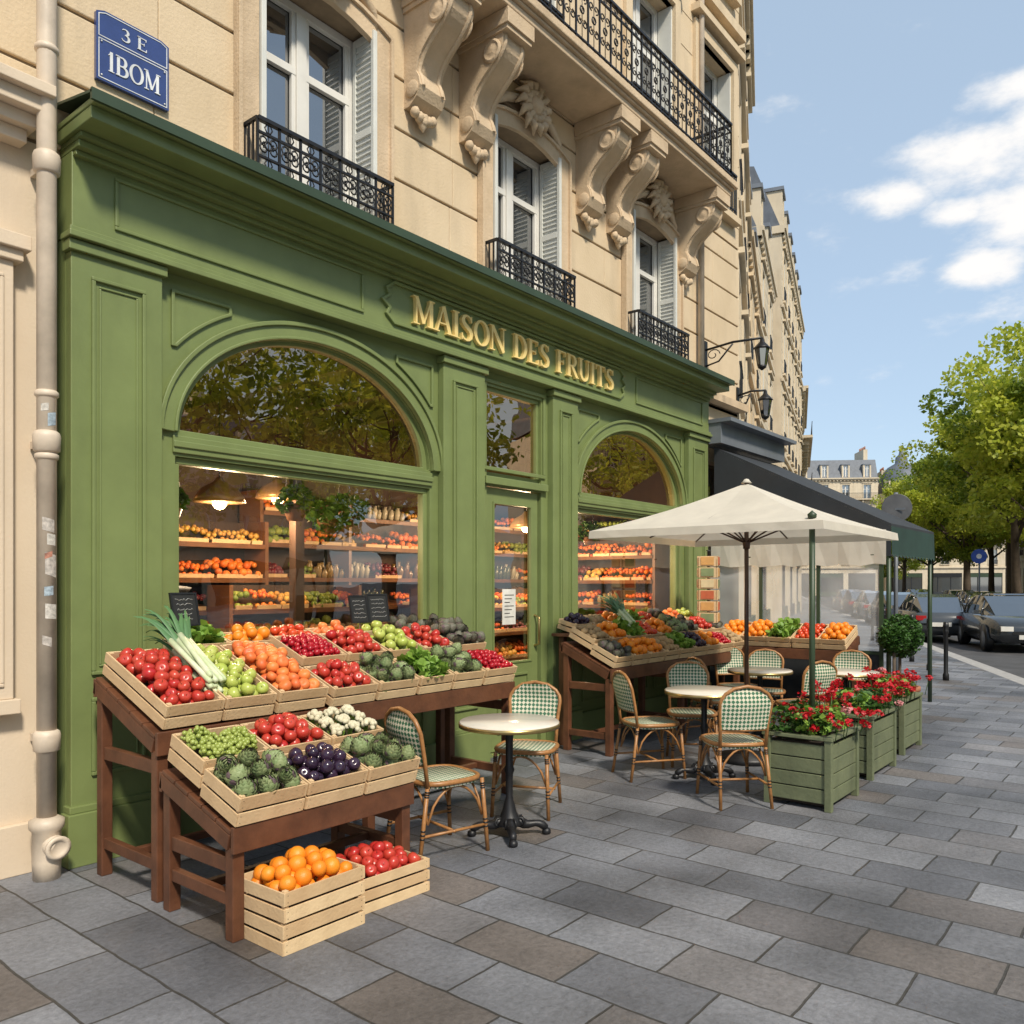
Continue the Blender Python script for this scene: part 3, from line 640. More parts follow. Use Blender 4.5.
# interior -------------------------------------------------------------------
FLOORW=pm('shop_floor_wood',(.12,.07,.035),.5,scale=5); WALLI=pm('shop_wall',(.055,.028,.016),.7,scale=3,var=.2); SHELFW=pm('shelf_wood',(.16,.065,.025),.5,scale=6)
CEIL=pm('shop_ceiling',(.05,.03,.018),.8)
mb=MB(); RX0,RX1,RY1=2.32,10.12,7.9
mb.box(RX0,RX1,5.1,RY1,-.1,.02,FLOORW); mb.box(RX0,RX1,5.25,RY1,3.56,3.65,CEIL); mb.box(RX0,RX1,RY1,RY1+.1,0,3.56,WALLI); mb.box(RX1,RX1+.03,5.1,RY1,0,3.56,WALLI); mb.box(RX0-.05,RX0,5.1,RY1,0,3.56,WALLI)
for k in range(9): mb.box(RX0+.4+k*.85,RX0+.5+k*.85,5.26,RY1-.01,3.40,3.559,WALLI)
mb.box(4.75,4.85,6.5,6.6,0,3.39,WALLI)
mb.obj('interior_room',BLD)
INT=[pm('fruit_int_a',(.75,.22,.02),.5,col2=(.5,.07,.02),island=True),pm('fruit_int_b',(.55,.03,.02),.5,col2=(.7,.32,.04),island=True),pm('fruit_int_c',(.3,.35,.05),.5,col2=(.1,.18,.03),island=True),pm('fruit_int_d',(.65,.45,.1),.5,col2=(.4,.14,.03),island=True),pm('fruit_int_e',(.08,.03,.04),.4,col2=(.2,.02,.03),island=True),pm('fruit_int_f',(.8,.24,.02),.5,col2=(.55,.05,.02),island=True)]
JAR=[pm('jar_a',(.12,.05,.02),.2,col2=(.2,.12,.03),island=True),pm('jar_b',(.3,.2,.08),.3,island=True),pm('jar_c',(.06,.07,.03),.2,island=True),pm('jar_d',(.4,.36,.28),.4,island=True)]
def sph(n=8,k=5):
    V=[];Fc=[]
    for i in range(k+1):
        ph=math.pi*i/k
        for j in range(n): V.append((math.sin(ph)*math.cos(2*math.pi*j/n),math.sin(ph)*math.sin(2*math.pi*j/n),math.cos(ph)))
    for i in range(k):
        for j in range(n): Fc.append((i*n+j,(i+1)*n+j,(i+1)*n+(j+1)%n,i*n+(j+1)%n))
    return np.array(V),Fc
SV,SF=sph(); 
def shelf(mb,M,L_,levels=6,zt=2.2,rnd=random,jars=.2):
    mb.box(0,.04,0,.4,0,zt+.25,SHELFW,M); mb.box(L_-.04,L_,0,.4,0,zt+.25,SHELFW,M); mb.box(0,L_,.38,.4,0,zt+.25,WALLI,M)
    for q in range(1,int(L_/1.2)): mb.box(q*1.2-.02,q*1.2+.02,.0,.38,0,zt+.25,SHELFW,M)
    for l in range(levels):
        z=.3+l*(zt-.3)/(levels-1)+rnd.uniform(-.02,.02)
        Ms=M@T(0,0,z)@RX(R(12))
        mb.box(.04,L_-.04,0,.37,-.02,0,SHELFW,Ms); mb.box(.04,L_-.04,-.015,0,-.02,.025,SHELFW,Ms)
        x=.07; 
        while x<L_-.08:
            wd=rnd.uniform(.18,.5); m=rnd.choice(INT); r=rnd.choice((.026,.034,.042)); xe=min(x+wd,L_-.06)
            q_=rnd.random()
            if q_<jars:
                m=rnd.choice(JAR)
                while x<xe-.05:
                    hh=rnd.uniform(.1,.2)
                    for yy in (.1,.25): mb.lathe([(.035,0),(.038,hh*.7),(.02,hh*.85),(.022,hh)],m,9,Ms@T(x+.04+rnd.uniform(-.01,.01),yy,0))
                    x+=.085
            elif q_<jars+.1: x+=rnd.uniform(.08,.2)
            else:
                mb.box(x,xe-.01,.01,.02,0,.06,CRATE,Ms); dm=rnd.uniform(0,.05)
                while x<xe-r:
                    for yy in (.05,.12,.2,.28):
                        mb.add(SV*r*rnd.uniform(.85,1.1),SF,m,Ms@T(x+r+rnd.uniform(-.01,.01),yy+rnd.uniform(-.015,.015),r+rnd.uniform(0,.035)+(.04+dm)*(yy>.1)),True)
                    x+=2*r
            x+=.03
mb=MB()
shelf(mb,T(5.0,7.45,0),4.9,7,2.35); shelf(mb,T(3.9,7.3,0),1.1,6,2.0); shelf(mb,T(2.4,7.45,0),1.5,6,2.25,jars=.85)
shelf(mb,T(9.65,7.4,0)@RZ(R(-90)),2.0,7,2.3)
shelf(mb,T(6.9,6.8,0),2.2,4,1.3,jars=.05); shelf(mb,T(4.3,6.9,0),1.6,4,1.35,jars=.05)
mb.obj('produce_shelving',BLD)
def foliage(mb,cx,cy,cz,rx,ry,rz,n,mat,s=.05,rn=None):
    rn=rn or rnd
    for i in range(n):
        d=Vector((rn.gauss(0,1),rn.gauss(0,1),rn.gauss(0,1))).normalized()*rn.uniform(.55,1)**.6
        x,y,z=cx+d.x*rx,cy+d.y*ry,cz+d.z*rz; q=s*rn.uniform(.6,1.2)
        M=T(x,y,z)@RZ(rn.uniform(0,6.28))@RX(rn.uniform(-1.2,1.2))@RY(rn.uniform(-.8,.8))
        mb.add([(-.5*q,-.1*q,0),(0,-.45*q,.05*q),(.55*q,0,-.06*q),(0,.45*q,.05*q)],[(0,1,2,3)],mat,M)
rnd=random.Random(3)
mb=MB()
for (x,y,z,r_) in ((4.05,5.55,2.28,.16),(4.5,5.7,2.2,.18),(2.95,5.5,2.2,.13),(8.4,5.6,2.25,.16),(4.95,6.0,2.3,.2)):
    foliage(mb,x,y,z,r_,r_,r_*.8,220,HERB,.07); mb.lathe([(.06,-.16),(.1,-.05),(.1,-.03)],SHELFW,12,T(x,y,z)); 
    for k in range(3): mb.tube([(x+.09*math.cos(k*2.1),y+.09*math.sin(k*2.1),z-.04),(x,y,3.5)],.003,BLACK,4)
mb.obj('hanging_plants',BLD)
mb=MB()
mb.box(2.8,4.1,6.2,6.7,0,.95,WALLI); mb.box(2.75,4.15,6.15,6.75,.95,1.0,SHELFW)
for k in range(12):
    mb.lathe([(.05,0),(.055,.1),(.04,.15),(.03,.17)],random.choice(JAR),10,T(2.85+k*.11,6.3+.12*(k%3),1.0))
mb.box(3.3,3.6,6.4,6.65,1.0,1.3,BLACK); mb.box(3.35,3.55,6.3,6.4,1.3,1.55,ZINC); mb.box(2.85,3.15,6.35,6.6,1.0,1.45,ZINC)
mb.lathe([(.12,1.55),(.14,1.58),(.02,1.6)],ZINC,16,T(3.45,6.35,0))
mb.obj('shop_counter',BLD)
LAMP=emis('lamp_glow',(1,.6,.28),16)
SHADE=pm('lamp_shade',(.7,.42,.18),.35,metal=.4)
for i,(x,y,z) in enumerate([(3.62,5.95,2.26),(3.15,6.7,2.45),(4.55,6.5,2.4),(7.9,6.2,2.3),(8.9,6.2,2.3),(6.9,6.4,2.35)]):
    mb=MB(); mb.lathe([(.20,0),(.19,.04),(.14,.11),(.05,.16),(.02,.2),(.001,.2)],SHADE,24,T(x,y,z)); mb.tube([(x,y,z+.19),(x,y,3.56)],.006,BLACK); mb.add(SV*.06,SF,LAMP,T(x,y,z-.0),True)
    mb.obj('pendant_lamp_fixture',BLD)
    if i==1: continue
    l=bpy.data.lights.new('shop_lamp','POINT'); l.energy=78; l.color=(1,.68,.40); l.shadow_soft_size=.12; lo=bpy.data.objects.new('shop_lamp_light',l); lo.location=(x,y,z-.14); scene.collection.objects.link(lo); lo.parent=BLD

# left neighbour ---------------------------------------------------------------
NB=empty('neighbour_building')
mb=MB(); e=1.98
mb.box(-8,e,5.0,5.4,0,4.085,RENDER)
mb.box(-8,1.82,4.90,4.999,4.02,4.09,RENDER); mb.box(-8,1.85,4.84,4.999,4.09,4.16,RENDER); mb.box(-8,1.88,4.77,4.999,4.16,4.24,RENDER); mb.box(-8,1.9,4.72,4.999,4.24,4.30,RENDER)
mb.box(1.40,1.76,4.92,4.999,.98,3.36,RENDER); mb.box(1.36,1.80,4.89,4.999,3.36,3.42,RENDER); mb.box(1.34,1.83,4.86,4.999,3.42,3.50,RENDER)
mb.box(1.37,1.79,4.90,4.999,.90,.98,RENDER); mb.frame(1.45,1.71,1.05,3.28,.02,4.908,4.919,RENDER)
mb.box(-8,1.9,4.96,4.999,0,.28,RENDER)
mb.obj('rendered_wall',NB,bevel=.010)
mb=MB(); px,py=1.88,4.80
mb.tube([(px,py,.30),(px,py,9.5)],.05,PIPE,18)
for z in (.75,2.38,3.9,5.3,7): mb.lathe([(.052,z-.06),(.066,z-.05),(.07,z+.03),(.064,z+.05),(.052,z+.06)],PIPE,18,T(px,py,0)); mb.box(px-.012,px+.012,py,4.99,z-.02,z+.02,PIPE)
for z in (2.28,2.62,4.5): mb.lathe([(.05,z),(.06,z+.01),(.06,z+.03),(.05,z+.04)],PIPE,18,T(px,py,0))
mb.lathe([(.068,.0),(.072,.1),(.072,.26),(.088,.28),(.088,.32),(.052,.34)],PIPE,18,T(px,py,0)); 
mb.tube([(px,py,.2),(px+.02,py-.09,.18)],.058,PIPE,16); mb.lathe([(.064,0),(.066,.015),(.045,.018),(.04,.008),(.001,.008)],PIPE,18,T(px+.02,py-.088,.18)@RX(R(96)))
mb.obj('downpipe')
mb=MB(); stk=[pm('sticker_white',(.6,.56,.5),.7,scale=40,var=.25),pm('sticker_blue',(.38,.46,.52),.6,scale=40,var=.25),pm('sticker_grey',(.5,.45,.4),.6,scale=40,var=.25),pm('sticker_red',(.5,.22,.15),.6,scale=40,var=.25)]
rs=random.Random(12)
for z,h,c in ((1.42,.08,0),(1.54,.05,1),(1.66,.12,2),(1.82,.06,0),(1.90,.07,2),(2.46,.07,1),(2.54,.04,0),(1.28,.05,2),(1.74,.03,3)):
    a0=rs.uniform(-2.6,-1.5); n=rs.choice((5,6,8)); V=[]; ra=.0508+rs.uniform(0,.0008); sk_=rs.uniform(-.02,.02)
    for i in range(n+1):
        a=a0+i*.15; zz=z+sk_*i/n; V+=[(px+ra*math.cos(a),py+ra*math.sin(a),zz),(px+ra*math.cos(a),py+ra*math.sin(a),zz+h)]
    mb.add(V,[(2*i,2*i+2,2*i+3,2*i+1) for i in range(n)],stk[c])
mb.obj('pipe_stickers')
BLUE=pm('enamel_blue',(.03,.055,.19),.25,var=.08,scale=8,coat=.5,dirt=.3); ENW=pm('enamel_white',(.72,.74,.75),.3)
sg=empty('street_name_sign')
plate('plate',[(2.22,4.60),(2.67,4.60),(2.67,5.0),(2.62,5.02),(2.27,5.02),(2.22,5.0)],[],SY-.03,SY-.004,BLUE,sg,.004)
mb=MB()
mb.ribbon([(2.235,4.615),(2.655,4.615),(2.655,4.845),(2.235,4.845)],.005,SY-.033,SY-.03,ENW,closed=True)
mb.ribbon([(2.235,4.862),(2.655,4.862),(2.655,4.99),(2.615,5.007),(2.275,5.007),(2.235,4.99)],.005,SY-.033,SY-.03,ENW,closed=True)
text(mb,'1BOM',2.28,2.61,4.672,.118,SY-.034,SY-.03,ENW); text(mb,'3 E',2.36,2.53,4.893,.078,SY-.034,SY-.03,ENW)
for xx in (2.25,2.64):
    for zz in (4.63,4.83): mb.lathe([(.006,0),(.005,.004),(.001,.005)],ENW,8,T(xx,SY-.033,zz)@RX(R(90)))
mb.obj('lettering',sg)

# ---------------------------------------------------------------- produce
AV,AF=sph(12,8)
def apple_shape(V):
    V=V.copy(); r=np.hypot(V[:,0],V[:,1]); z=V[:,2]
    V[:,2]=z*.92-np.where(z>0,.28*np.exp(-(r/.35)**2),-.15*np.exp(-(r/.3)**2)); V[:,0]*=1+.06*z; V[:,1]*=1+.06*z; return V
AP=apple_shape(AV)
FM={'red':pm('apple_red',(.40,.008,.015),.28,col2=(.52,.07,.035),scale=22,island=True),
'green':pm('apple_green',(.34,.44,.06),.3,col2=(.46,.48,.12),scale=14,island=True),
'peach':pm('peach',(.78,.28,.06),.5,col2=(.66,.09,.03),scale=14,island=True),
'orange':pm('orange_peel',(.85,.28,.015),.42,col2=(.75,.20,.01),scale=10,island=True,bump=.2,bscale=250),
'tomato':pm('tomato',(.55,.03,.015),.2,col2=(.6,.09,.02),scale=8,island=True),
'plum':pm('cherry_dark',(.30,.005,.015),.2,col2=(.45,.012,.02),island=True),
'grape':pm('grape_green',(.34,.40,.10),.3,col2=(.24,.30,.05),island=True),
'auber':pm('aubergine_skin',(.02,.012,.028),.18,col2=(.045,.02,.045),island=True),
'arti':pm('artichoke_leaf',(.19,.27,.11),.6,col2=(.27,.30,.14),scale=20,island=True),
'artid':pm('artichoke_dark',(.09,.105,.06),.6,col2=(.16,.135,.11),scale=20,island=True),
'artitip':pm('artichoke_tip',(.15,.10,.11),.6,island=True),
'lett':pm('lettuce_leaf',(.26,.40,.06),.5,col2=(.14,.28,.035),scale=12,island=True,trans=.2),
'white':pm('cauliflower_head',(.68,.63,.46),.8,col2=(.55,.5,.34),scale=20,bump=.6,bscale=80),
'potato':pm('potato_skin',(.34,.22,.11),.8,col2=(.42,.29,.15),island=True),
'leekw':pm('leek_white',(.66,.68,.5),.5,col2=(.45,.55,.28),scale=10),'leekg':pm('leek_green',(.11,.22,.08),.5,col2=(.06,.15,.06),scale=10,island=True),
'stem':pm('stem',(.1,.06,.02),.8)}
def artichoke(mb,M,r,mat):
    mb.add(SV*r*.86,SF,mat,M,True)
    for ring,(el,n) in enumerate(((-35,8),(-8,9),(16,9),(38,8),(58,6),(75,4))):
        for i in range(n):
            a=2*math.pi*(i+.5*(ring%2))/n; e=R(el); w_=.30*r*(1 if el<40 else .8)
            B=M@RZ(a)@T(r*.84*math.cos(e),0,r*.84*math.sin(e))@RY(-R(min(100,el+80)))
            V=[(0,-w_,-.02*r),(0,w_,-.02*r),(.3*r,-w_*1.05,-.03*r),(.3*r,w_*1.05,-.03*r),(.32*r,0,-.10*r),(.58*r,0,-.03*r),(0,0,-.08*r)]
            mb.add(V,[(0,2,4,6),(6,4,3,1),(2,5,4),(4,5,3)],mat if (i+ring)%5 else FM['artitip'],B,False)
    mb.tube([(0,0,-r*.8),(0,0,-r*1.4)],r*.2,mat,7,M)
def produce(mb,kind,w,d,z0,M0):
    def heap(r,V,Fc,mats,dome=.05,sc=(1,1,1),tumble=True,sp=.93,layers=2,stem=False):
        for l in range(layers):
            s=2*r*sp; ny=max(1,int((d-.03)/(s*.88))); nx=max(1,int((w-.03)/s))
            for j in range(ny):
                for i in range(nx):
                    x=(-w/2+r+.015)+(i+(.5 if (j+l)%2 else 0)*.8)*( (w-2*r-.03)/max(1,nx-1) if nx>1 else 0); y=(-d/2+r+.015)+j*((d-2*r-.03)/max(1,ny-1) if ny>1 else 0)
                    if x>w/2-r*.8: continue
                    dz=dome*(1-(2*x/w)**2)*(1-(2*y/d)**2)
                    z=z0-r*.2+dz-l*r*1.3+rnd.uniform(-.25,.4)*r
                    Rm=(RX(rnd.uniform(-.9,.9))@RY(rnd.uniform(-.9,.9))@RZ(rnd.uniform(0,6))) if tumble else RZ(rnd.uniform(0,6))
                    rr=r*rnd.uniform(.86,1.1); m=rnd.choice(mats)
                    B=M0@T(x+rnd.uniform(-.2,.2)*r,y+rnd.uniform(-.2,.2)*r,z)@Rm@SC(rr*sc[0],rr*sc[1],rr*sc[2])
                    mb.add(V,Fc,m,B,True)
                    if stem and l==0: mb.add([(-.05,0,.55),(.05,0,.55),(.08,.03,1.1),(0,.03,1.12),(0,.07,.55),(.04,.08,1.1)],[(0,1,2,3),(1,4,5,2),(4,0,3,5)],FM['stem'],B)
    mb.box(-w/2+.01,w/2-.01,-d/2+.01,d/2-.01,z0-.09,z0-.08,SOIL_SHADE,M0)  # dark filler sheet under the heap, standing in for shade between the pieces
    k=kind
    if k=='red': heap(.036,AP,AF,[FM['red']],stem=True,dome=.07)
    elif k=='green': heap(.039,AP,AF,[FM['green']],stem=True,dome=.07)
    elif k=='peach': heap(.038,AP,AF,[FM['peach']],dome=.07)
    elif k=='orange': heap(.040,AV,AF,[FM['orange']],tumble=False,dome=.07)
    elif k=='tomato': heap(.034,AV*np.array([1,1,.85]),AF,[FM['tomato']])
    elif k=='plum': heap(.022,SV,SF,[FM['plum']])
    elif k=='potato': heap(.034,AV,AF,[FM['potato']],sc=(1.3,1,.9))
    elif k=='fig': heap(.034,AP*np.array([.95,.95,1.15]),AF,[FM['auber']],stem=True,dome=.07)
    elif k=='grape':
        for c in range(12):
            cx,cy=rnd.uniform(-w/2+.06,w/2-.06),rnd.uniform(-d/2+.05,d/2-.05)
            for i in range(60):
                a=rnd.uniform(0,6.28); q=rnd.random()**.5*.07; x,y=cx+q*1.3*math.cos(a),cy+q*math.sin(a)
                if abs(x)>w/2-.02 or abs(y)>d/2-.02: continue
                mb.add(SV*rnd.uniform(.010,.014),SF,FM['grape'],M0@T(x,y,z0+rnd.uniform(-.03,.07)*(1-q/.12)),True)
    elif k in('arti','artid'):
        r=.048 if k=='arti' else .042; nx=max(2,int(w/(r*1.9))); ny=max(2,int(d/(r*1.8)))
        for l in range(2):
            for i in range(nx):
                for j in range(ny):
                    artichoke(mb,M0@T(-w/2+w*(i+.5)/nx+rnd.uniform(-.012,.012),-d/2+d*(j+.5)/ny+rnd.uniform(-.012,.012),z0+.015+rnd.uniform(-.01,.04)-l*.06)@RX(rnd.uniform(-.5,1.0))@RY(rnd.uniform(-.8,.8)),r*rnd.uniform(.88,1.12),FM[k])
    elif k in('lett','herb'):
        mt=FM['lett'] if k=='lett' else HERB
        for i in range(int(w*d*(3200 if k=='lett' else 3800))):
            x,y=rnd.uniform(-w/2+.02,w/2-.02),rnd.uniform(-d/2+.02,d/2-.02); h=.06*(1-(2*x/w)**2)
            Mx=M0@T(x,y,z0-.04+rnd.uniform(0,.06)+h*rnd.random())@RZ(rnd.uniform(0,6.28))@RY(-rnd.uniform(.2,1.4)); s=rnd.uniform(.035,.065)
            mb.add([(0,-.3*s,0),(0,.3*s,0),(.5*s,-.5*s,.12*s),(.5*s,0,0),(.5*s,.5*s,.12*s),(s,-.35*s,.1*s),(s,.35*s,.1*s),(1.1*s,0,.0)],[(0,2,3,1),(3,4,1),(2,5,7,3),(3,7,6,4)],mt,Mx,True)
    elif k=='white':
        for i in range(3):
            for j in range(3):
                cx,cy=-w/2+w*(i+.5)/3,-d/2+d*(j+.5)/3
                for q in range(22):
                    a=rnd.uniform(0,6.28); e=rnd.uniform(.2,1.5); r=.035
                    mb.add(SV*.016,SF,FM['white'],M0@T(cx+r*math.cos(a)*math.cos(e),cy+r*math.sin(a)*math.cos(e),z0+.01+r*math.sin(e)),True)
                for q in range(5):
                    a=q*1.25; Mx=M0@T(cx+.03*math.cos(a),cy+.03*math.sin(a),z0-.025)@RZ(a)@RY(-1.0); s=.045
                    mb.add([(0,-.3*s,0),(0,.3*s,0),(.6*s,-.4*s,.1*s),(.6*s,.4*s,.1*s),(s,0,0)],[(0,2,3,1),(2,4,3)],FM['lett'],Mx,True)
NAMES={'red':'apple_crate','green':'green_apple_crate','peach':'peach_crate','orange':'orange_crate','tomato':'tomato_crate','plum':'cherry_crate','potato':'potato_crate','grape':'grape_crate','fig':'aubergine_crate','arti':'artichoke_crate','artid':'artichoke_crate','lett':'lettuce_crate','herb':'herb_crate','white':'cauliflower_crate'}
def crate(kind,w,d,h,M,slats=2):
    e=empty(NAMES[kind]); e.matrix_world=M@RZ(rnd.uniform(-.018,.018))
    mb=MB(); t=.009; I=Matrix.Identity(4)
    for i in range(4): mb.box(-w/2+.002,w/2-.002,-d/2+i*d/4+.004,-d/2+(i+1)*d/4-.004,0,.008,CRATE)
    sh=(h-.012*(slats-1))/slats
    for k in range(slats):
        z=k*(sh+.012)
        mb.box(-w/2,w/2,-d/2-t,-d/2,z,z+sh,CRATE); mb.box(-w/2,w/2,d/2,d/2+t,z,z+sh,CRATE)
        mb.box(-w/2-t,-w/2,-d/2-t,d/2+t,z+.001,z+sh-.001,CRATE); mb.box(w/2,w/2+t,-d/2-t,d/2+t,z+.001,z+sh-.001,CRATE)
    for sx in(-1,1):
        for sy in(-1,1): mb.box(sx*(w/2-.001)-(0 if sx<0 else .022),sx*(w/2-.001)+(.022 if sx<0 else 0),sy*(d/2-.001)-(0 if sy<0 else .022),sy*(d/2-.001)+(.022 if sy<0 else 0),.009,h+.004,CRATE)
    for sx in (-1,1):
        for k in range(slats):
            z=k*(sh+.012)+sh/2
            for q in (-.25,.25): mb.box(sx*(w/2-.012)-.002,sx*(w/2-.012)+.002,-d/2-t-.001,-d/2-t+.001,z+q*sh-.002,z+q*sh+.002,IRON)
    c=mb.obj('crate_slats',e); md=c.modifiers.new('b','BEVEL'); md.width=.0015; md.segments=1
    mb=MB(); produce(mb,kind,w,d,h-.01,I); mb.obj('produce',e)
    return e
def stand(x0,x1,y0,y1,zf,zb,M=Matrix.Identity(4),name='produce_stand'):
    mb=MB(); L_=x1-x0; n=max(2,int(round(L_/1.2))+1); t=.06
    for i in range(n):
        x=x0+t/2+.01+(L_-t-.02)*i/(n-1)
        mb.box(x-t/2,x+t/2,y0+.01,y0+.01+t,0,zf-.08,WOODD,M); mb.box(x-t/2,x+t/2,y1-t-.01,y1-.01,0,zb-.08,WOODD,M)
        mb.box(x-.02,x+.02,y0+.07,y1-.07,.15,.21,WOODD,M); mb.box(x-.02,x+.02,y0+.07,y1-.07,zf-.2,zf-.13,WOODD,M)
    mb.box(x0+.06,x1-.06,(y0+y1)/2-.02,(y0+y1)/2+.02,.16,.2,WOODD,M)
    mb.box(x0,x1,y0-.012,y0+.012,zf-.1,zf+.02,WOODD,M); mb.box(x0,x1,y1-.012,y1+.012,zb-.12,zb-.02,WOODD,M)
    ang=math.atan2(zb-zf,y1-y0); l=math.hypot(zb-zf,y1-y0); Ms=M@T(x0,y0,zf)@RX(ang)
    for i in range(5): mb.box(.0,L_,.014+i*(l-.03)/5,.014+(i+1)*(l-.03)/5-.006,-.022,0,WOODD,Ms)
    for xx in (0,L_-.03): mb.box(xx,xx+.03,.014,l-.015,-.10,-.023,WOODD,Ms)
    mb.obj(name,bevel=.004); return ang,l
def on(x,y0,zf,ang,s,M=Matrix.Identity(4),lift=.004): return M@T(x,y0,zf)@RX(ang)@T(0,s,lift)
ang,l=stand(2.07,4.92,3.98,4.66,.84,1.10)
cols=[(2.09,2.43,'red'),(2.44,2.76,'green'),(2.77,3.12,'peach')]
for a,b_,k in cols: crate(k,b_-a-.03,.66,.13,on((a+b_)/2,3.96,.86,ang,.36))
fr=[(3.14,3.50,'red','plum'),(3.51,3.86,'arti','red'),(3.87,4.20,'lett','green'),(4.21,4.53,'arti','red'),(4.54,4.90,'plum','artid')]
for a,b_,k1,k2 in fr:
    crate(k1,b_-a-.03,.31,.12,on((a+b_)/2,3.96,.86,ang,.17)); crate(k2,b_-a-.03,.33,.12,on((a+b_)/2,3.96,.86,ang,.53,lift=.05))
for i,(x,k) in enumerate([(2.72,'lett'),(3.06,'orange'),(3.40,'tomato'),(3.76,'peach'),(4.12,'green'),(4.48,'artid'),(4.82,'artid')]):
    crate(k,.31,.20,.10,T(x,4.73,1.17)@RX(R(14)))
mb=MB(); mb.box(2.5,5.0,4.62,4.85,1.12,1.15,WOODD); 
for x in (2.55,3.8,4.95): mb.box(x-.03,x+.03,4.76,4.82,0,1.12,WOODD)
mb.obj('wooden_shelf',bevel=.004)
ang2,l2=stand(2.05,3.16,3.27,3.90,.50,.70)
for i,(k1,k2) in enumerate([('arti','grape'),('fig','red'),('arti','white')]):
    x=2.05+.185+i*.372
    crate(k1,.345,.29,.14,on(x,3.25,.52,ang2,.155)); crate(k2,.345,.29,.14,on(x,3.25,.52,ang2,.475,lift=.035))
crate('potato',.44,.34,.13,T(2.35,3.17,.0)); crate('orange',.44,.34,.13,T(2.35,3.17,.142)@RZ(R(1.5)))
crate('red',.46,.34,.17,T(2.84,3.24,.0)@RZ(R(-3)),3)
stand(6.5,9.42,4.10,4.66,.80,1.06)
ang3=math.atan2(.26,.56)
ks=['potato','orange','lett','tomato','orange','arti','artid','red','artid']
ks2=['artid','orange','orange','potato','lett','fig','orange','plum','potato']
for i in range(9):
    x=6.67+i*.322
    crate(ks2[i],.29,.27,.11,on(x,4.08,.82,ang3,.15)); crate(ks[i],.29,.27,.11,on(x,4.08,.82,ang3,.44,lift=.04))
for i,k in enumerate(['fig','potato','orange','lett','tomato','artid','peach','green']):
    crate(k,.30,.2,.10,T(6.85+i*.33,4.75,1.14)@RX(R(14)))
mb=MB(); mb.box(6.6,9.4,4.64,4.86,1.09,1.12,WOODD)
for x in (6.7,8.0,9.3): mb.box(x-.03,x+.03,4.76,4.82,0,1.09,WOODD)
mb.obj('wooden_shelf',bevel=.004)
M3=T(9.5,4.45,0)@RZ(R(-90))
stand(0,1.55,0,.5,.84,1.02,M3); a3=math.atan2(.18,.5)
for i,k in enumerate(['orange','orange','lett','tomato','orange']):
    crate(k,.285,.44,.12,on(.16+i*.31,-.02,.86,a3,.25,M3))
def leeks(name,base,ang,n,spread,L1=.32,L2=.36):
    mb=MB()
    for i in range(n):
        x=base[0]+(i%4-1.5)*.032+rnd.uniform(-.006,.006); o=(i//4)*.03
        d=Vector((rnd.uniform(-.08,.08),math.cos(ang),math.sin(ang))).normalized(); p=Vector((x,base[1]+rnd.uniform(-.03,.03),base[2]+o)); q=p+d*L1
        mb.tube([p,p+d*.02,p+d*L1*.5,q],[.012,.017,.015,.018],FM['leekw'],8)
        for k in range(5):
            a=rnd.uniform(-.4,.4); dd=(d+Vector((a*spread,rnd.uniform(-.3,.15),rnd.uniform(-.1,.5)))).normalized(); ln=L2*rnd.uniform(.6,1.0); side=Vector((1,0,0))*.014
            V=[];m_=6
            for j in range(m_+1):
                s=j/m_; c=q-d*.03+dd*ln*s+Vector((a*.12,0,-.22))*s*s*s*ln*1.2; wv=side*(1-.75*s*s)
                V+=[tuple(c-wv),tuple(c+Vector((0,-.004,.004))),tuple(c+wv)]
            mb.add(V,[f for j in range(m_) for f in ((3*j,3*j+1,3*j+4,3*j+3),(3*j+1,3*j+2,3*j+5,3*j+4))],FM['leekg'],None,True)
    mb.obj(name)
leeks('leek_bundle',(2.45,4.05,1.02),R(30),14,1.0,.42,.36)
leeks('leek_bundle',(7.35,4.38,1.14),R(45),12,1.6,.2,.36)
def chalk(x,y,z,w=.16,h=.2,rz=0):
    M=T(x,y,z)@RZ(rz)@RX(R(-12)); mb=MB(); mb.box(-w/2,w/2,0,.01,0,h,BOARD,M); mb.frame(-w/2-.008,w/2+.008,-.008,h+.008,.012,-.004,.012,BLACK,M)
    for k in range(5):
        n=14; L_=w*rnd.uniform(.5,.8); P=[(-L_/2+L_*i/n,-.0015,h*.82-k*h*.16+rnd.uniform(-.006,.006)) for i in range(n+1)]
        mb.tube(P,.0015,CHALK,3,M)
    mb.tube([(0,.015,0),(0,.05,-.2)],.006,WOODD,5,M); mb.obj('chalkboard_price_sign')
chalk(2.62,4.66,1.36,.17,.19,R(8)); chalk(3.98,4.66,1.33,.15,.19); chalk(4.18,4.68,1.33,.17,.2,R(-6))

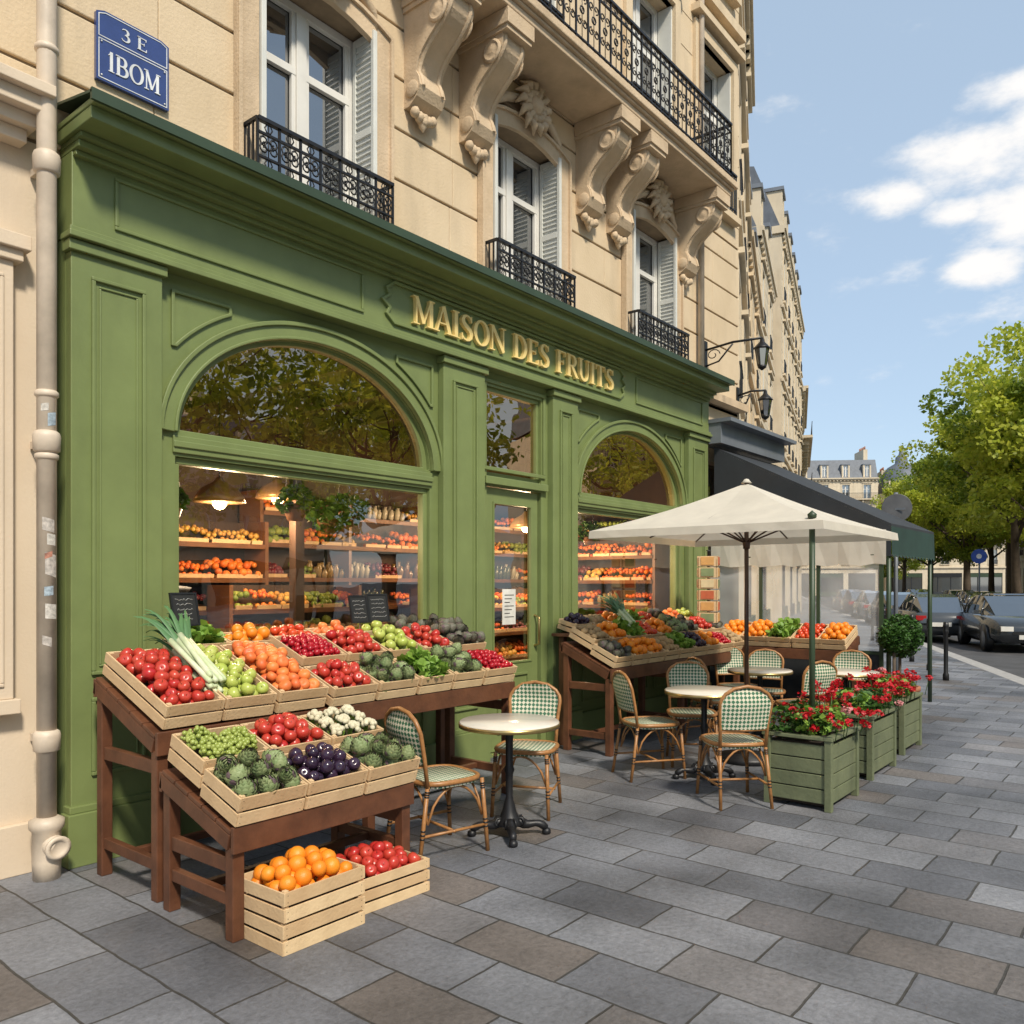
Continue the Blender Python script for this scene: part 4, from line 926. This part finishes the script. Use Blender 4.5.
# ---------------------------------------------------------------- chairs & tables
def chair_mesh():
    mb=MB(); r=.013
    def bind(p,q,n=3):
        p=Vector(p);q=Vector(q)
        for k in range(n):
            a=.06+.03*k; mb.tube([p.lerp(q,a),p.lerp(q,a+.02)],r+.002,BLACK,8)
            a=.55+.05*k; mb.tube([p.lerp(q,a),p.lerp(q,a+.02)],r+.002,BLACK,8)
    FL=[((-.18,-.19,.44),(-.20,-.22,0)),((.18,-.19,.44),(.20,-.22,0))]
    for p,q in FL: mb.tube([p,q],r,CANE,8); bind(p,q)
    BL=[((-.17,.19,.44),(-.19,.26,0)),((.17,.19,.44),(.19,.26,0))]
    for p,q in BL: mb.tube([p,q],r,CANE,8); bind(p,q)
    P=[(-.17,.19,.42),(-.175,.215,.6),(-.19,.25,.75)]+[(.19*math.cos(R(a)),.255+.02*math.sin(R(a)),.75+.13*math.sin(R(a))) for a in (165,145,120,90,60,35,15)]+[(.19,.25,.75),(.175,.215,.6),(.17,.19,.42)]
    mb.tube(P,r,CANE,8)
    mb.tube([(-.178,.205,.56),(0,.235,.56),(.178,.205,.56)],.010,CANE,7)
    S=[]
    for i in range(28):
        a=2*math.pi*i/28; c,s=math.cos(a),math.sin(a); k=.205/((abs(c)**3.5+abs(s)**3.5)**(1/3.5)); S.append((c*k,s*k,.45))
    mb.tube(S,.016,CANE,8,closed=True)
    z=.16; t=1-z/.44
    fl=(-.18-.02*t,-.19-.03*t,z); fr_=(.18+.02*t,-.19-.03*t,z); bl=(-.17-.02*t,.19+.07*t,z); brr=(.17+.02*t,.19+.07*t,z)
    mb.tube([fl,bl],.009,CANE,6); mb.tube([fr_,brr],.009,CANE,6); mb.tube([(-.2,.02,z),(.2,.02,z)],.009,CANE,6)
    for a,b_ in (((-.18,-.19),(.18,-.19)),((-.17,.19),(.17,.19)),((-.18,-.19),(-.17,.19)),((.18,-.19),(.17,.19))):
        n=10; mb.tube([(a[0]+(b_[0]-a[0])*i/n,a[1]+(b_[1]-a[1])*i/n,.22+.20*math.sin(math.pi*i/n)**.6) for i in range(n+1)],.008,CANE,6)
    n=28; V=[(0,0,.452)]+[(x*.97,y*.97,.458) for x,y,z in S]+[(x*1.0,y*1.0,.425) for x,y,z in S]
    mb.add(V,[(0,1+i,1+(i+1)%n) for i in range(n)]+[(1+i,1+n+i,1+n+(i+1)%n,1+(i+1)%n) for i in range(n)],WEAVE,None,True)
    rows=8;cols_=8;V=[]
    for i in range(rows+1):
        z=.565+(.30)*i/rows
        hw=.178+.012*min(1,(z-.56)/.19) if z<.75 else .19*math.sqrt(max(0.02,1-((z-.75)/.13)**2))
        yb=.205+(.05)*min(1,(z-.56)/.2)
        for j in range(cols_+1):
            x=-hw+2*hw*j/cols_; V.append((x,yb+.03*(1-(x/.19)**2)*(1-max(0,(z-.75)/.13)),z))
    Fq=[(i*(cols_+1)+j,i*(cols_+1)+j+1,(i+1)*(cols_+1)+j+1,(i+1)*(cols_+1)+j) for i in range(rows) for j in range(cols_)]
    mb.add(V,Fq,WEAVE,None,True)
    mb.add([(x,y+.006,z) for x,y,z in V],[f[::-1] for f in Fq],WEAVE,None,True)
    ob=mb.obj('tmp'); me=ob.data; uv=me.uv_layers.new(name='UVMap')
    wi=mb.mats.index(WEAVE); s=26
    for p in me.polygons:
        if p.material_index!=wi: continue
        for li in p.loop_indices:
            v=me.vertices[me.loops[li].vertex_index].co
            a,b_=(v.x,v.y) if v.z<.5 else (v.x,v.z)
            uv.data[li].uv=((a+b_)*s*1.3,(a-b_)*s*1.3)
    bpy.data.objects.remove(ob); me.name='bistro_chair'; return me
CH=chair_mesh()
def chair(x,y,face):
    o=bpy.data.objects.new('bistro_chair',CH); o.location=(x,y,0); o.rotation_euler=(0,0,R(face+90)); scene.collection.objects.link(o)
def btable_mesh(r=.32):
    mb=MB()
    mb.lathe([(r-.01,.705),(r,.71),(r,.725),(r-.004,.732),(.001,.733)],MARBLE,48); mb.lathe([(r-.012,.698),(r+.004,.698),(r+.004,.724),(r+.001,.724)],BRASS,48)
    mb.lathe([(.13,.698),(.12,.685),(.03,.67),(.024,.6),(.024,.45),(.034,.42),(.024,.39),(.022,.25),(.035,.2),(.045,.16),(.07,.10),(.09,.075),(.05,.06)],IRON,20)
    for k in range(4):
        a=R(45+90*k); P=[]
        for i in range(9):
            s=i/8; P.append(((.05+.19*s)*math.cos(a),(.05+.19*s)*math.sin(a),.10-.06*s-.015*math.sin(s*math.pi*2)))
        mb.tube(P,[.034,.034,.032,.028,.024,.022,.024,.026,.02],IRON,8); mb.lathe([(.02,0),(.03,.01),(.028,.03),(.01,.045)],IRON,10,T(.24*math.cos(a),.24*math.sin(a),0))
        for sg_ in (-1,1): mb.tube([((.07+.03*math.cos(t))*math.cos(a+sg_*.35),(.07+.03*math.cos(t))*math.sin(a+sg_*.35),.09+.03*math.sin(t)) for t in [j*math.pi/3 for j in range(6)]],.009,IRON,5,closed=True)
    ob=mb.obj('tmp'); me=ob.data; bpy.data.objects.remove(ob); me.name='bistro_table'; return me
BT=btable_mesh()
def btable(x,y):
    o=bpy.data.objects.new('bistro_table',BT); o.location=(x,y,0); scene.collection.objects.link(o)
btable(4.07,3.33); chair(3.58,3.48,-12); chair(4.60,3.60,205)
btable(6.29,3.06); chair(6.10,3.46,-35); chair(5.78,2.58,45); chair(6.78,3.42,215)
btable(8.16,3.35); btable(8.55,2.62); chair(8.0,2.86,60); chair(8.65,3.5,200); chair(7.7,3.6,-30); chair(9.1,2.75,190); chair(8.9,3.9,230)

# ---------------------------------------------------------------- umbrella
ux,uy=7.17,3.07; a=1.03
e=empty('cafe_umbrella',(ux,uy,0))
mb=MB(); n=16; zr,zt=2.08,2.53; V=[]
for i in range(n+1):
    for j in range(n+1):
        x=-1+2*i/n;y=-1+2*j/n; m=max(abs(x),abs(y)); dgn=min(abs(x),abs(y))/(m+1e-6)
        z=zr+(zt-zr)*(1-m)-.03*math.sin(math.pi*m)-.02*(1-dgn)*math.sin(math.pi*min(m,1))
        V.append((x*a,y*a,z))
tri=[]
for i in range(n):
    for j in range(n):
        q=(i*(n+1)+j,(i+1)*(n+1)+j,(i+1)*(n+1)+j+1,i*(n+1)+j+1)
        if (i<n/2)==(j<n/2): tri+=[(q[0],q[1],q[2]),(q[0],q[2],q[3])]
        else: tri+=[(q[0],q[1],q[3]),(q[1],q[2],q[3])]
mb.add(V,tri,CANV,None,False)
ring=[(i,0) for i in range(n)]+[(n,j) for j in range(n)]+[(n-i,n) for i in range(n)]+[(0,n-j) for j in range(n)]
RV=[V[i*(n+1)+j] for i,j in ring]; k=len(RV)
mb.add(RV+[(x*1.004+rnd.uniform(-.003,.003),y*1.004+rnd.uniform(-.003,.003),z-.065) for x,y,z in RV],[(i,k+i,k+(i+1)%k,(i+1)%k) for i in range(k)],CANV)
mb.obj('canopy',e)
mb=MB(); mb.tube([(0,0,.03),(0,0,zt+.03)],.02,UPOLE,12); mb.lathe([(.001,zt),(.05,zt),(.03,zt+.02),(.02,zt+.035),(.001,zt+.04)],CANV,12)
for sx in (-1,0,1):
    for sy in (-1,0,1):
        if sx or sy: mb.tube([(0,0,zt-.05),(sx*a*.5,sy*a*.5,(zr+zt)/2-.065),(sx*a*.97,sy*a*.97,zr-.01)],.008,UPOLE,5); mb.tube([(0,0,zt-.55),(sx*a*.45,sy*a*.45,zt-.29)],.008,UPOLE,5)
mb.lathe([(.03,zt-.6),(.035,zt-.52),(.03,zt-.5)],UPOLE,12); mb.lathe([(.26,0),(.26,.05),(.06,.07),(.04,.2),(.03,.2)],IRON,24)
mb.obj('pole_and_ribs',e)
def planter(x0,x1,y0,y1,h=.5):
    e=empty('flower_planter'); mb=MB(); cx,cy=(x0+x1)/2,(y0+y1)/2
    for x in (x0,x1):
        for y in (y0,y1): mb.box(x-.025,x+.025,y-.025,y+.025,0,h,PLANT)
    for k in range(4):
        z=.05+k*(h-.08)/4; zz=z+(h-.08)/4-.008
        mb.box(x0+.02,x1-.02,y0-.012,y0+.012,z,zz,PLANT); mb.box(x0+.02,x1-.02,y1-.012,y1+.012,z,zz,PLANT); mb.box(x0-.012,x0+.012,y0+.02,y1-.02,z,zz,PLANT); mb.box(x1-.012,x1+.012,y0+.02,y1-.02,z,zz,PLANT)
    mb.box(x0-.035,x1+.035,y0-.035,y0+.03,h,h+.025,PLANT); mb.box(x0-.035,x1+.035,y1-.03,y1+.035,h,h+.025,PLANT); mb.box(x0-.035,x0+.03,y0+.03,y1-.03,h,h+.025,PLANT); mb.box(x1-.03,x1+.035,y0+.03,y1-.03,h,h+.025,PLANT)
    mb.obj('box',e,bevel=.004)
    mb=MB(); mb.box(x0+.013,x1-.013,y0+.013,y1-.013,.03,h-.03,SOIL_SHADE)
    for i in range(9):
        px_,py_=rnd.uniform(x0+.06,x1-.06),rnd.uniform(y0+.06,y1-.06); foliage(mb,px_,py_,h+.08+rnd.uniform(0,.05),.16,.14,.10,100,HERB if i%3 else FM['lett'],.055)
        mb.tube([(px_,py_,h-.05),(px_+.02,py_,h+.12)],.006,HERB,5)
    for i in range(40):
        fx,fy,fz=rnd.uniform(x0-.10,x1+.10),rnd.uniform(y0-.12,y1+.05),h+rnd.uniform(.06,.27)
        mt=PETAL if rnd.random()<.9 else PETALW
        mb.tube([(fx*.9+cx*.1,fy*.9+cy*.1,h),(fx,fy,fz)],.003,HERB,4)
        foliage(mb,fx,fy,fz,.036,.036,.026,22,mt,.032)
    mb.obj('geraniums',e)
planter(5.90,6.50,1.92,2.36); planter(7.08,7.76,1.97,2.38); planter(8.32,8.95,2.03,2.44); 
mb=MB(); mb.tube([(6.2,2.14,.3),(6.2,2.14,2.12)],.022,GREEND,12); mb.lathe([(.03,2.1),(.035,2.13),(.001,2.16)],GREEND,12,T(6.2,2.14,0)); mb.obj('terrace_post')
def topiary(x,y,s=1):
    e=empty('potted_topiary',(x,y,0)); mb=MB()
    mb.lathe([(.16,0),(.2,.36),(.22,.37),(.22,.42),(.19,.42),(.18,.38),(.001,.38)],pm_clay,24); mb.obj('pot',e)
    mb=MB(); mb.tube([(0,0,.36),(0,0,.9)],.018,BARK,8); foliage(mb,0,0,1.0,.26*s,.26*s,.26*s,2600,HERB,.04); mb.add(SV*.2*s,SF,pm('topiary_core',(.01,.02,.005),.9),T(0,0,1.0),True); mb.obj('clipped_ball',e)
topiary(10.35,2.55); topiary(9.9,2.5,.6)

# ---------------------------------------------------------------- café awning & screen
e=empty('cafe_awning')
ax0,ax1=10.25,12.4; yb,yf,zb,zf=4.84,2.62,3.45,2.32
mb=MB(); mb.add([(ax0,yb,zb),(ax1,yb,zb),(ax1,yf,zf),(ax0,yf,zf)]+[(ax0,yb,zb-.03),(ax1,yb,zb-.03),(ax1,yf,zf-.03),(ax0,yf,zf-.03)],[(0,3,2,1),(4,5,6,7),(0,1,5,4),(0,4,7,3),(1,2,6,5),(3,7,6,2)],AWN)
n=14
for i in range(n):
    xa=ax0+(ax1-ax0)*i/n; xb=ax0+(ax1-ax0)*(i+1)/n; xm=(xa+xb)/2
    mb.add([(xa,yf-.001,zf-.03),(xb,yf-.001,zf-.03),(xb,yf-.01,zf-.36),(xm,yf-.02,zf-.40),(xa,yf-.01,zf-.36)],[(0,4,3,2,1)],AWNG)
mb.add([(ax0-.003,yb,zb-.03),(ax0-.003,yf,zf-.03),(ax0-.003,yf,zf-.38),(ax0-.003,yb,zf-.38)],[(0,1,2,3)],AWN)
mb.obj('canvas',e)
mb=MB(); mb.box(ax0-.1,ax1,4.7,4.999,3.48,3.75,ZINC); mb.box(ax0-.12,ax1+.1,4.55,4.999,3.75,3.80,ZINC)
mb.tube([(ax0+.05,yf+.04,0),(ax0+.05,yf+.04,zf-.03)],.028,GREEND,10); mb.tube([(ax1-.05,yf+.04,0),(ax1-.05,yf+.04,zf-.03)],.028,GREEND,10)
mb.obj('casing_and_posts',e)
mb=MB(); sx=10.22
for y in (2.72,3.45,4.18,4.9): mb.box(sx-.02,sx+.02,y-.02,y+.02,0,1.95,GREEND)
mb.box(sx-.025,sx+.025,2.72,4.9,1.951,1.99,GREEND); mb.box(sx-.024,sx+.024,2.74,4.88,.78,.82,GREEND); mb.box(sx-.01,sx+.01,2.74,4.88,.05,.779,AWN)
mb.add([(sx,2.74,.82),(sx,4.88,.82),(sx,4.88,1.95),(sx,2.74,1.95)],[(0,1,2,3)],SCREEN)
mb.obj('terrace_screen')
mb=MB(); mb.add([(10.25,2.74,1.95),(10.25,4.8,2.35),(12.3,4.8,2.35),(12.3,2.74,1.95)],[(0,1,2,3)],CANV); mb.obj('awning_lining',e)
mb=MB(); n=16; V=[]
for i in range(n+1):
    y=2.66+(4.86-2.66)*i/n; xo=sx-.035+.012*math.sin(i*1.7); V+=[(xo,y,1.84+.015*math.sin(i*2.2)),(sx-.03,y,2.25)]
mb.add(V,[(2*i,2*i+2,2*i+3,2*i+1) for i in range(n)],CANV); mb.obj('awning_side_cloth',e)

# postcard stand
mb=MB(); M=T(9.2,4.42,0)
mb.lathe([(.2,0),(.18,.03),(.02,.05),(.015,2.0),(.03,2.02)],IRON,16,M)
cm=[pm('card_a',(.55,.3,.1),.5),pm('card_b',(.5,.12,.05),.5),pm('card_c',(.6,.5,.3),.5),pm('card_d',(.2,.25,.12),.5)]
for k in range(4):
    for r_ in range(6):
        Mk=M@RZ(R(90*k+20))@T(0,-.10,1.15+r_*.135); mb.box(-.10,.10,-.02,-.005,0,.12,CRATE,Mk); mb.box(-.075,.075,-.03,-.021,.015,.11,cm[(k+r_)%4],Mk)
mb.obj('postcard_stand')

def wlamp(x,z,y0,l):
    mb=MB(); y1=y0-l
    mb.box(x-.04,x+.04,y0-.02,y0-.001,z-.25,z+.12,IRON); mb.tube([(x,y0,z),(x,y0-l*.5,z+.04),(x,y1,z+.02)],.016,IRON,8)
    mb.tube([(x,y0,z-.22),(x,y0-l*.25,z-.18),(x,y0-l*.5,z+.02)],.012,IRON,8)
    mb.tube([(x,y0-.12-.1*(1-.7*i/14)*math.cos(i*.5),z-.08+.08*(1-.7*i/14)*math.sin(i*.5)) for i in range(15)],.007,IRON,5)
    mb.lathe([(.02,.02),(.03,-.03),(.10,-.1),(.11,-.12),(.085,-.13)],IRON,6,T(x,y1,z)); mb.lathe([(.085,-.13),(.055,-.34)],WINGL,6,T(x,y1,z),False); mb.lathe([(.06,-.34),(.05,-.37),(.01,-.40)],IRON,6,T(x,y1,z))
    for k in range(6):
        a=R(60*k); mb.tube([(x+.087*math.cos(a),y1+.087*math.sin(a),z-.13),(x+.056*math.cos(a),y1+.056*math.sin(a),z-.34)],.005,IRON,4)
    mb.obj('wall_lantern')
wlamp(10.3,4.78,5.0,.80); wlamp(11.35,4.35,5.0,.42)
mb=MB(); mb.tube([(10.05,4.93,4.4),(10.05,4.93,19)],.04,PIPE,12); mb.obj('downpipe')

# neighbours along the street
haussmann('apartment_building',(11.45,5.1),(20,8.55),13.8,balc=False,ov=.2)
haussmann('apartment_building',(20.4,8.75),(27,11.15),12,depth=10,stone=STONE,balc=False,ov=.2)
haussmann('apartment_building',(27.4,11.3),(34,13.4),14,depth=12,balc=False,ov=.2)
haussmann('apartment_building',(35,13.4),(50,17.9),17.2,depth=12,balc=False,ov=.2)
haussmann('apartment_building',(51,18.3),(64,23.0),14,depth=12)
haussmann('apartment_building',(65,23.5),(100,38),16.5,depth=12)
haussmann('apartment_building',(116,49),(126,34),17.2,depth=14)
haussmann('apartment_building',(126.5,33),(133,19),15,depth=14,dome=True)
haussmann('apartment_building',(134,18),(140,0),18,depth=14)
opp=[((64,-2),(50,-8)),((49,-8.5),(36,-14)),((40,-40),(22,-44)),((21,-44),(4,-45)),((3,-45),(-18,-45))]
for (p,q) in opp: haussmann('apartment_building',p,q,13,depth=9)
for (p,q) in [((100,14),(84,7)),((83,6.5),(66,-1))]: haussmann('apartment_building',p,q,14,depth=9)

# ---------------------------------------------------------------- trees
def tree_mesh(seed,H=15,cr=5.5,nl=30000,leaf=.26):
    rn=np.random.RandomState(seed); rr=random.Random(seed); mb=MB()
    th=H*.24; mb.tube([(0,0,-.1),(.05,0,th*.5),(0.1,.05,th),(.15,0,H*.5),(.1,.1,H*.75)],[.32,.26,.22,.15,.05],BARK,10)
    cz=H*.60; cl=[]
    for i in range(13):
        a=rr.uniform(0,6.28); el=rr.uniform(.2,1.2); ln=cr*rr.uniform(.6,.95); b0=Vector((.1,0,th+rr.uniform(0,H*.25)))
        e_=b0+Vector((math.cos(a)*math.cos(el),math.sin(a)*math.cos(el),math.sin(el)*1.1))*ln; m_=b0.lerp(e_,.5)+Vector((0,0,-.3))
        mb.tube([b0,m_,e_],[.11,.07,.02],BARK,6)
        for q in range(3):
            t_=e_+Vector((rr.uniform(-1,1),rr.uniform(-1,1),rr.uniform(-.3,1)))*1.4; mb.tube([m_.lerp(e_,rr.uniform(.3,1)),t_],[.035,.01],BARK,4); cl.append(t_)
    for i in range(85):
        d=Vector((rr.gauss(0,1),rr.gauss(0,1),rr.gauss(0,1))).normalized()*rr.uniform(.45,1.0)
        cl.append(Vector((d.x*cr,d.y*cr,cz+d.z*H*.37)))
    C=np.array([tuple(c) for c in cl]); S=rn.uniform(.6,1.4,len(C))
    idx=rn.randint(0,len(C),nl); off=rn.normal(0,1,(nl,3)); off/=np.linalg.norm(off,axis=1)[:,None]; off*=(rn.uniform(.3,1,nl)**.5)[:,None]
    P=C[idx]+off*S[idx][:,None]*np.array([1.1,1.1,.75])
    U=rn.normal(0,1,(nl,3)); U/=np.linalg.norm(U,axis=1)[:,None]; W=rn.normal(0,1,(nl,3)); W-=U*(U*W).sum(1)[:,None]; W/=np.linalg.norm(W,axis=1)[:,None]
    sz=(leaf*rn.uniform(.5,1.1,nl))[:,None]
    V=np.stack([P-U*sz*.6,P-W*sz*.4,P+U*sz*.6,P+W*sz*.4],1)
    msk=((idx*7)%10<7)
    for mt,VV in ((LEAF1,V[msk]),(LEAF2,V[~msk])):
        n_=len(VV); mb.add(VV.reshape(-1,3),np.arange(n_*4).reshape(-1,4).tolist(),mt)
    ob=mb.obj('tmp'); me=ob.data; bpy.data.objects.remove(ob); me.name='plane_tree'; return me
TM=[tree_mesh(1),tree_mesh(2,14,5),tree_mesh(5,16,6),tree_mesh(9,13,5,11000,.24)]
def tree(x,y,k,s=1,rz=0):
    o=bpy.data.objects.new('plane_tree',TM[k]); o.location=(x,y,0); o.rotation_euler=(0,0,rz); o.scale=(s,s,s); scene.collection.objects.link(o)
for i,(x,y,k,s) in enumerate([(53,4.7,0,1.18),(62,8.2,2,1.06),(74,13.2,1,1.05),(86,18.5,0,.92),(97,23.5,2,.8),(108,27.5,1,.75),(80,11,2,1.05),(90,14,2,1.0),
     (44,-1.0,1,1.08),(31,-7,3,.85),(20,-12,3,.95),(12.5,-14,3,1.0),(5,-14.5,3,.95),(-5,-14,3,.95),(27,-20,3,1.1)]):
    tree(x,y,k,s,i*1.3)

# ---------------------------------------------------------------- cars
TAIL=pm('tail_light',(.4,.01,.01),.2)
def car(x,y,rz,col,name='parked_car'):
    e=empty(name,(x,y,-.135),rz); body=pm('car_paint',col,.25,coat=.8,var=.03); tyre=BLACK
    mb=MB()
    st_=[(-2.15,.45,.62,.60,.72),(-2.05,.25,.85,.78,.9),(-1.6,.2,.95,.86,.97),(-.8,.2,.96,.89,.98),(.6,.2,.94,.89,.96),(1.3,.2,.88,.87,.92),(1.9,.24,.76,.80,.8),(2.1,.3,.62,.66,.66)]
    V=[];n=10
    for (sx_,zb_,zs,hw,zt_) in st_:
        V+=[(sx_,-hw*.8,zb_),(sx_,-hw,zb_+.15),(sx_,-hw*1.01,(zb_+zs)/2),(sx_,-hw*.95,zs-.05),(sx_,-hw*.75,zt_),(sx_,hw*.75,zt_),(sx_,hw*.95,zs-.05),(sx_,hw*1.01,(zb_+zs)/2),(sx_,hw,zb_+.15),(sx_,hw*.8,zb_)]
    Fq=[(i*n+j,i*n+(j+1)%n,(i+1)*n+(j+1)%n,(i+1)*n+j) for i in range(len(st_)-1) for j in range(n)]+[tuple(range(n))[::-1],tuple(range((len(st_)-1)*n,len(st_)*n))]
    mb.add(V,Fq,body,None,True)
    G_=[(-2.0,.93,.62,.93),(-1.5,.93,.72,1.38),(-.7,.93,.76,1.47),(.1,.93,.76,1.45),(.55,.93,.74,1.25),(1.15,.90,.7,.92)]
    V=[];n=6
    for (sx_,z0_,hw,z1_) in G_:
        rf=hw*.78; V+=[(sx_,-hw,z0_),(sx_,-(hw*.6+rf*.4),z0_+(z1_-z0_)*.5),(sx_,-rf,z1_-.02),(sx_,rf,z1_-.02),(sx_,(hw*.6+rf*.4),z0_+(z1_-z0_)*.5),(sx_,hw,z0_)]
    mb.add(V,[(i*n+j,i*n+j+1,(i+1)*n+j+1,(i+1)*n+j) for i in range(len(G_)-1) for j in (0,1,3,4)],WINGL,None,False)
    mb.add(V,[(i*n+2,i*n+3,(i+1)*n+3,(i+1)*n+2) for i in (1,2)],body); mb.add(V,[(i*n+2,i*n+3,(i+1)*n+3,(i+1)*n+2) for i in (0,3,4)],WINGL)
    for sx_ in (-.35,.55,-1.45):
        for s in(-1,1): mb.tube([(sx_,s*.77,.94),(sx_-.05*(sx_>0)*6,s*.6,1.44 if sx_<.5 else 1.30)],.025,body,5)
    for sx_ in (-1.35,1.35):
        for s in (-1,1):
            M=T(sx_,s*.80,.32)@RX(R(90)); mb.lathe([(.1,-.1),(.32,-.1),(.33,-.06),(.33,.06),(.32,.1),(.1,.1)],tyre,24,M); mb.lathe([(.001,-.11),(.2,-.105),(.21,.105),(.001,.11)],ZINC,16,M)
            M2=T(sx_,s*.885,.36)@RX(R(90)); mb.lathe([(.36,-.012),(.36,.012)],tyre,24,M2)
    for s in (-1,1): mb.box(2.02,2.12,s*.52-.14,s*.52+.14,.56,.68,WHITEP); mb.box(-2.14,-2.04,s*.55-.14,s*.55+.14,.68,.82,TAIL)
    mb.box(-2.19,-2.12,-.26,.26,.5,.62,WHITEP); mb.box(2.09,2.14,-.26,.26,.36,.47,WHITEP); mb.box(2.08,2.12,-.4,.4,.48,.56,tyre)
    mb.box(.55,.75,-.98,-.86,.95,1.06,body); mb.box(.55,.75,.86,.98,.95,1.06,body)
    mb.obj('body',e)
rz=R(22)
car(26.2,3.7,rz+math.pi,(.03,.035,.04)); car(29.0,6.3,rz,(.05,.055,.06)); car(35.6,9.0,rz,(.02,.02,.025)); car(33.5,4.6,rz+math.pi,(.1,.1,.11)); car(42,11.5,rz,(.25,.25,.26)); car(42,7,rz+math.pi,(.04,.045,.06)); car(49,14.3,rz,(.06,.03,.03)); car(56,17,rz,(.3,.3,.3)); car(52,9.6,rz+math.pi,(.1,.1,.12)); car(62,14,rz+math.pi,(.05,.05,.06))

for x,y in ((15.3,3.05),(16.9,3.65),(18.6,4.35),(20.6,5.15),(22.8,6.0),(25,6.9)):
    mb=MB(); mb.lathe([(.05,0),(.05,.1),(.035,.13),(.035,.78),(.045,.80),(.045,.84),(.035,.86),(.05,.9),(.04,.97),(.001,.99)],BLACK,16,T(x,y,0)); mb.obj('bollard')
SGN=pm('sign_back',(.12,.12,.125),.5,metal=.4); SB=pm('sign_blue',(.02,.08,.4),.4)
mb=MB(); x,y=12.85,3.22; mb.tube([(x,y,0),(x,y,2.95)],.03,ZINC,10); mb.lathe([(.2,0),(.205,.01),(.2,.014)],SGN,32,T(x-.035,y-.02,2.72)@RZ(R(18))@RY(R(-90)),False); mb.box(x-.055,x-.05,y-.14,y+.1,2.69,2.72,ZINC); mb.obj('traffic_sign')
mb=MB(); x,y=45.5,7.6; mb.tube([(x,y,0),(x,y,3.2)],.04,ZINC,8); mb.lathe([(.35,0),(.35,.03),(.001,.03)],SB,32,T(x-.04,y,3.0)@RY(R(-90)),False); mb.lathe([(.12,0),(.12,.035),(.001,.035)],ENW,16,T(x-.04,y,3.0)@RY(R(-90)),False); mb.obj('traffic_sign')
REDA=pm('awning_red',(.5,.02,.015),.7)
mb=MB(); M=T(66.5,-.6,0)@RZ(math.atan2(7.5,17))
for q in range(3): 
    o=q*5.6
    mb.add([(o,0,3.2),(o+4.4,0,3.2),(o+4.4,1.6,2.4),(o,1.6,2.4),(o+4.4,1.6,2.1),(o,1.6,2.1)],[(0,1,2,3),(3,2,4,5)],REDA,M)
mb.obj('shop_awning')
print('objects',len(bpy.data.objects),'polys',sum(len(m.polygons) for m in bpy.data.meshes))
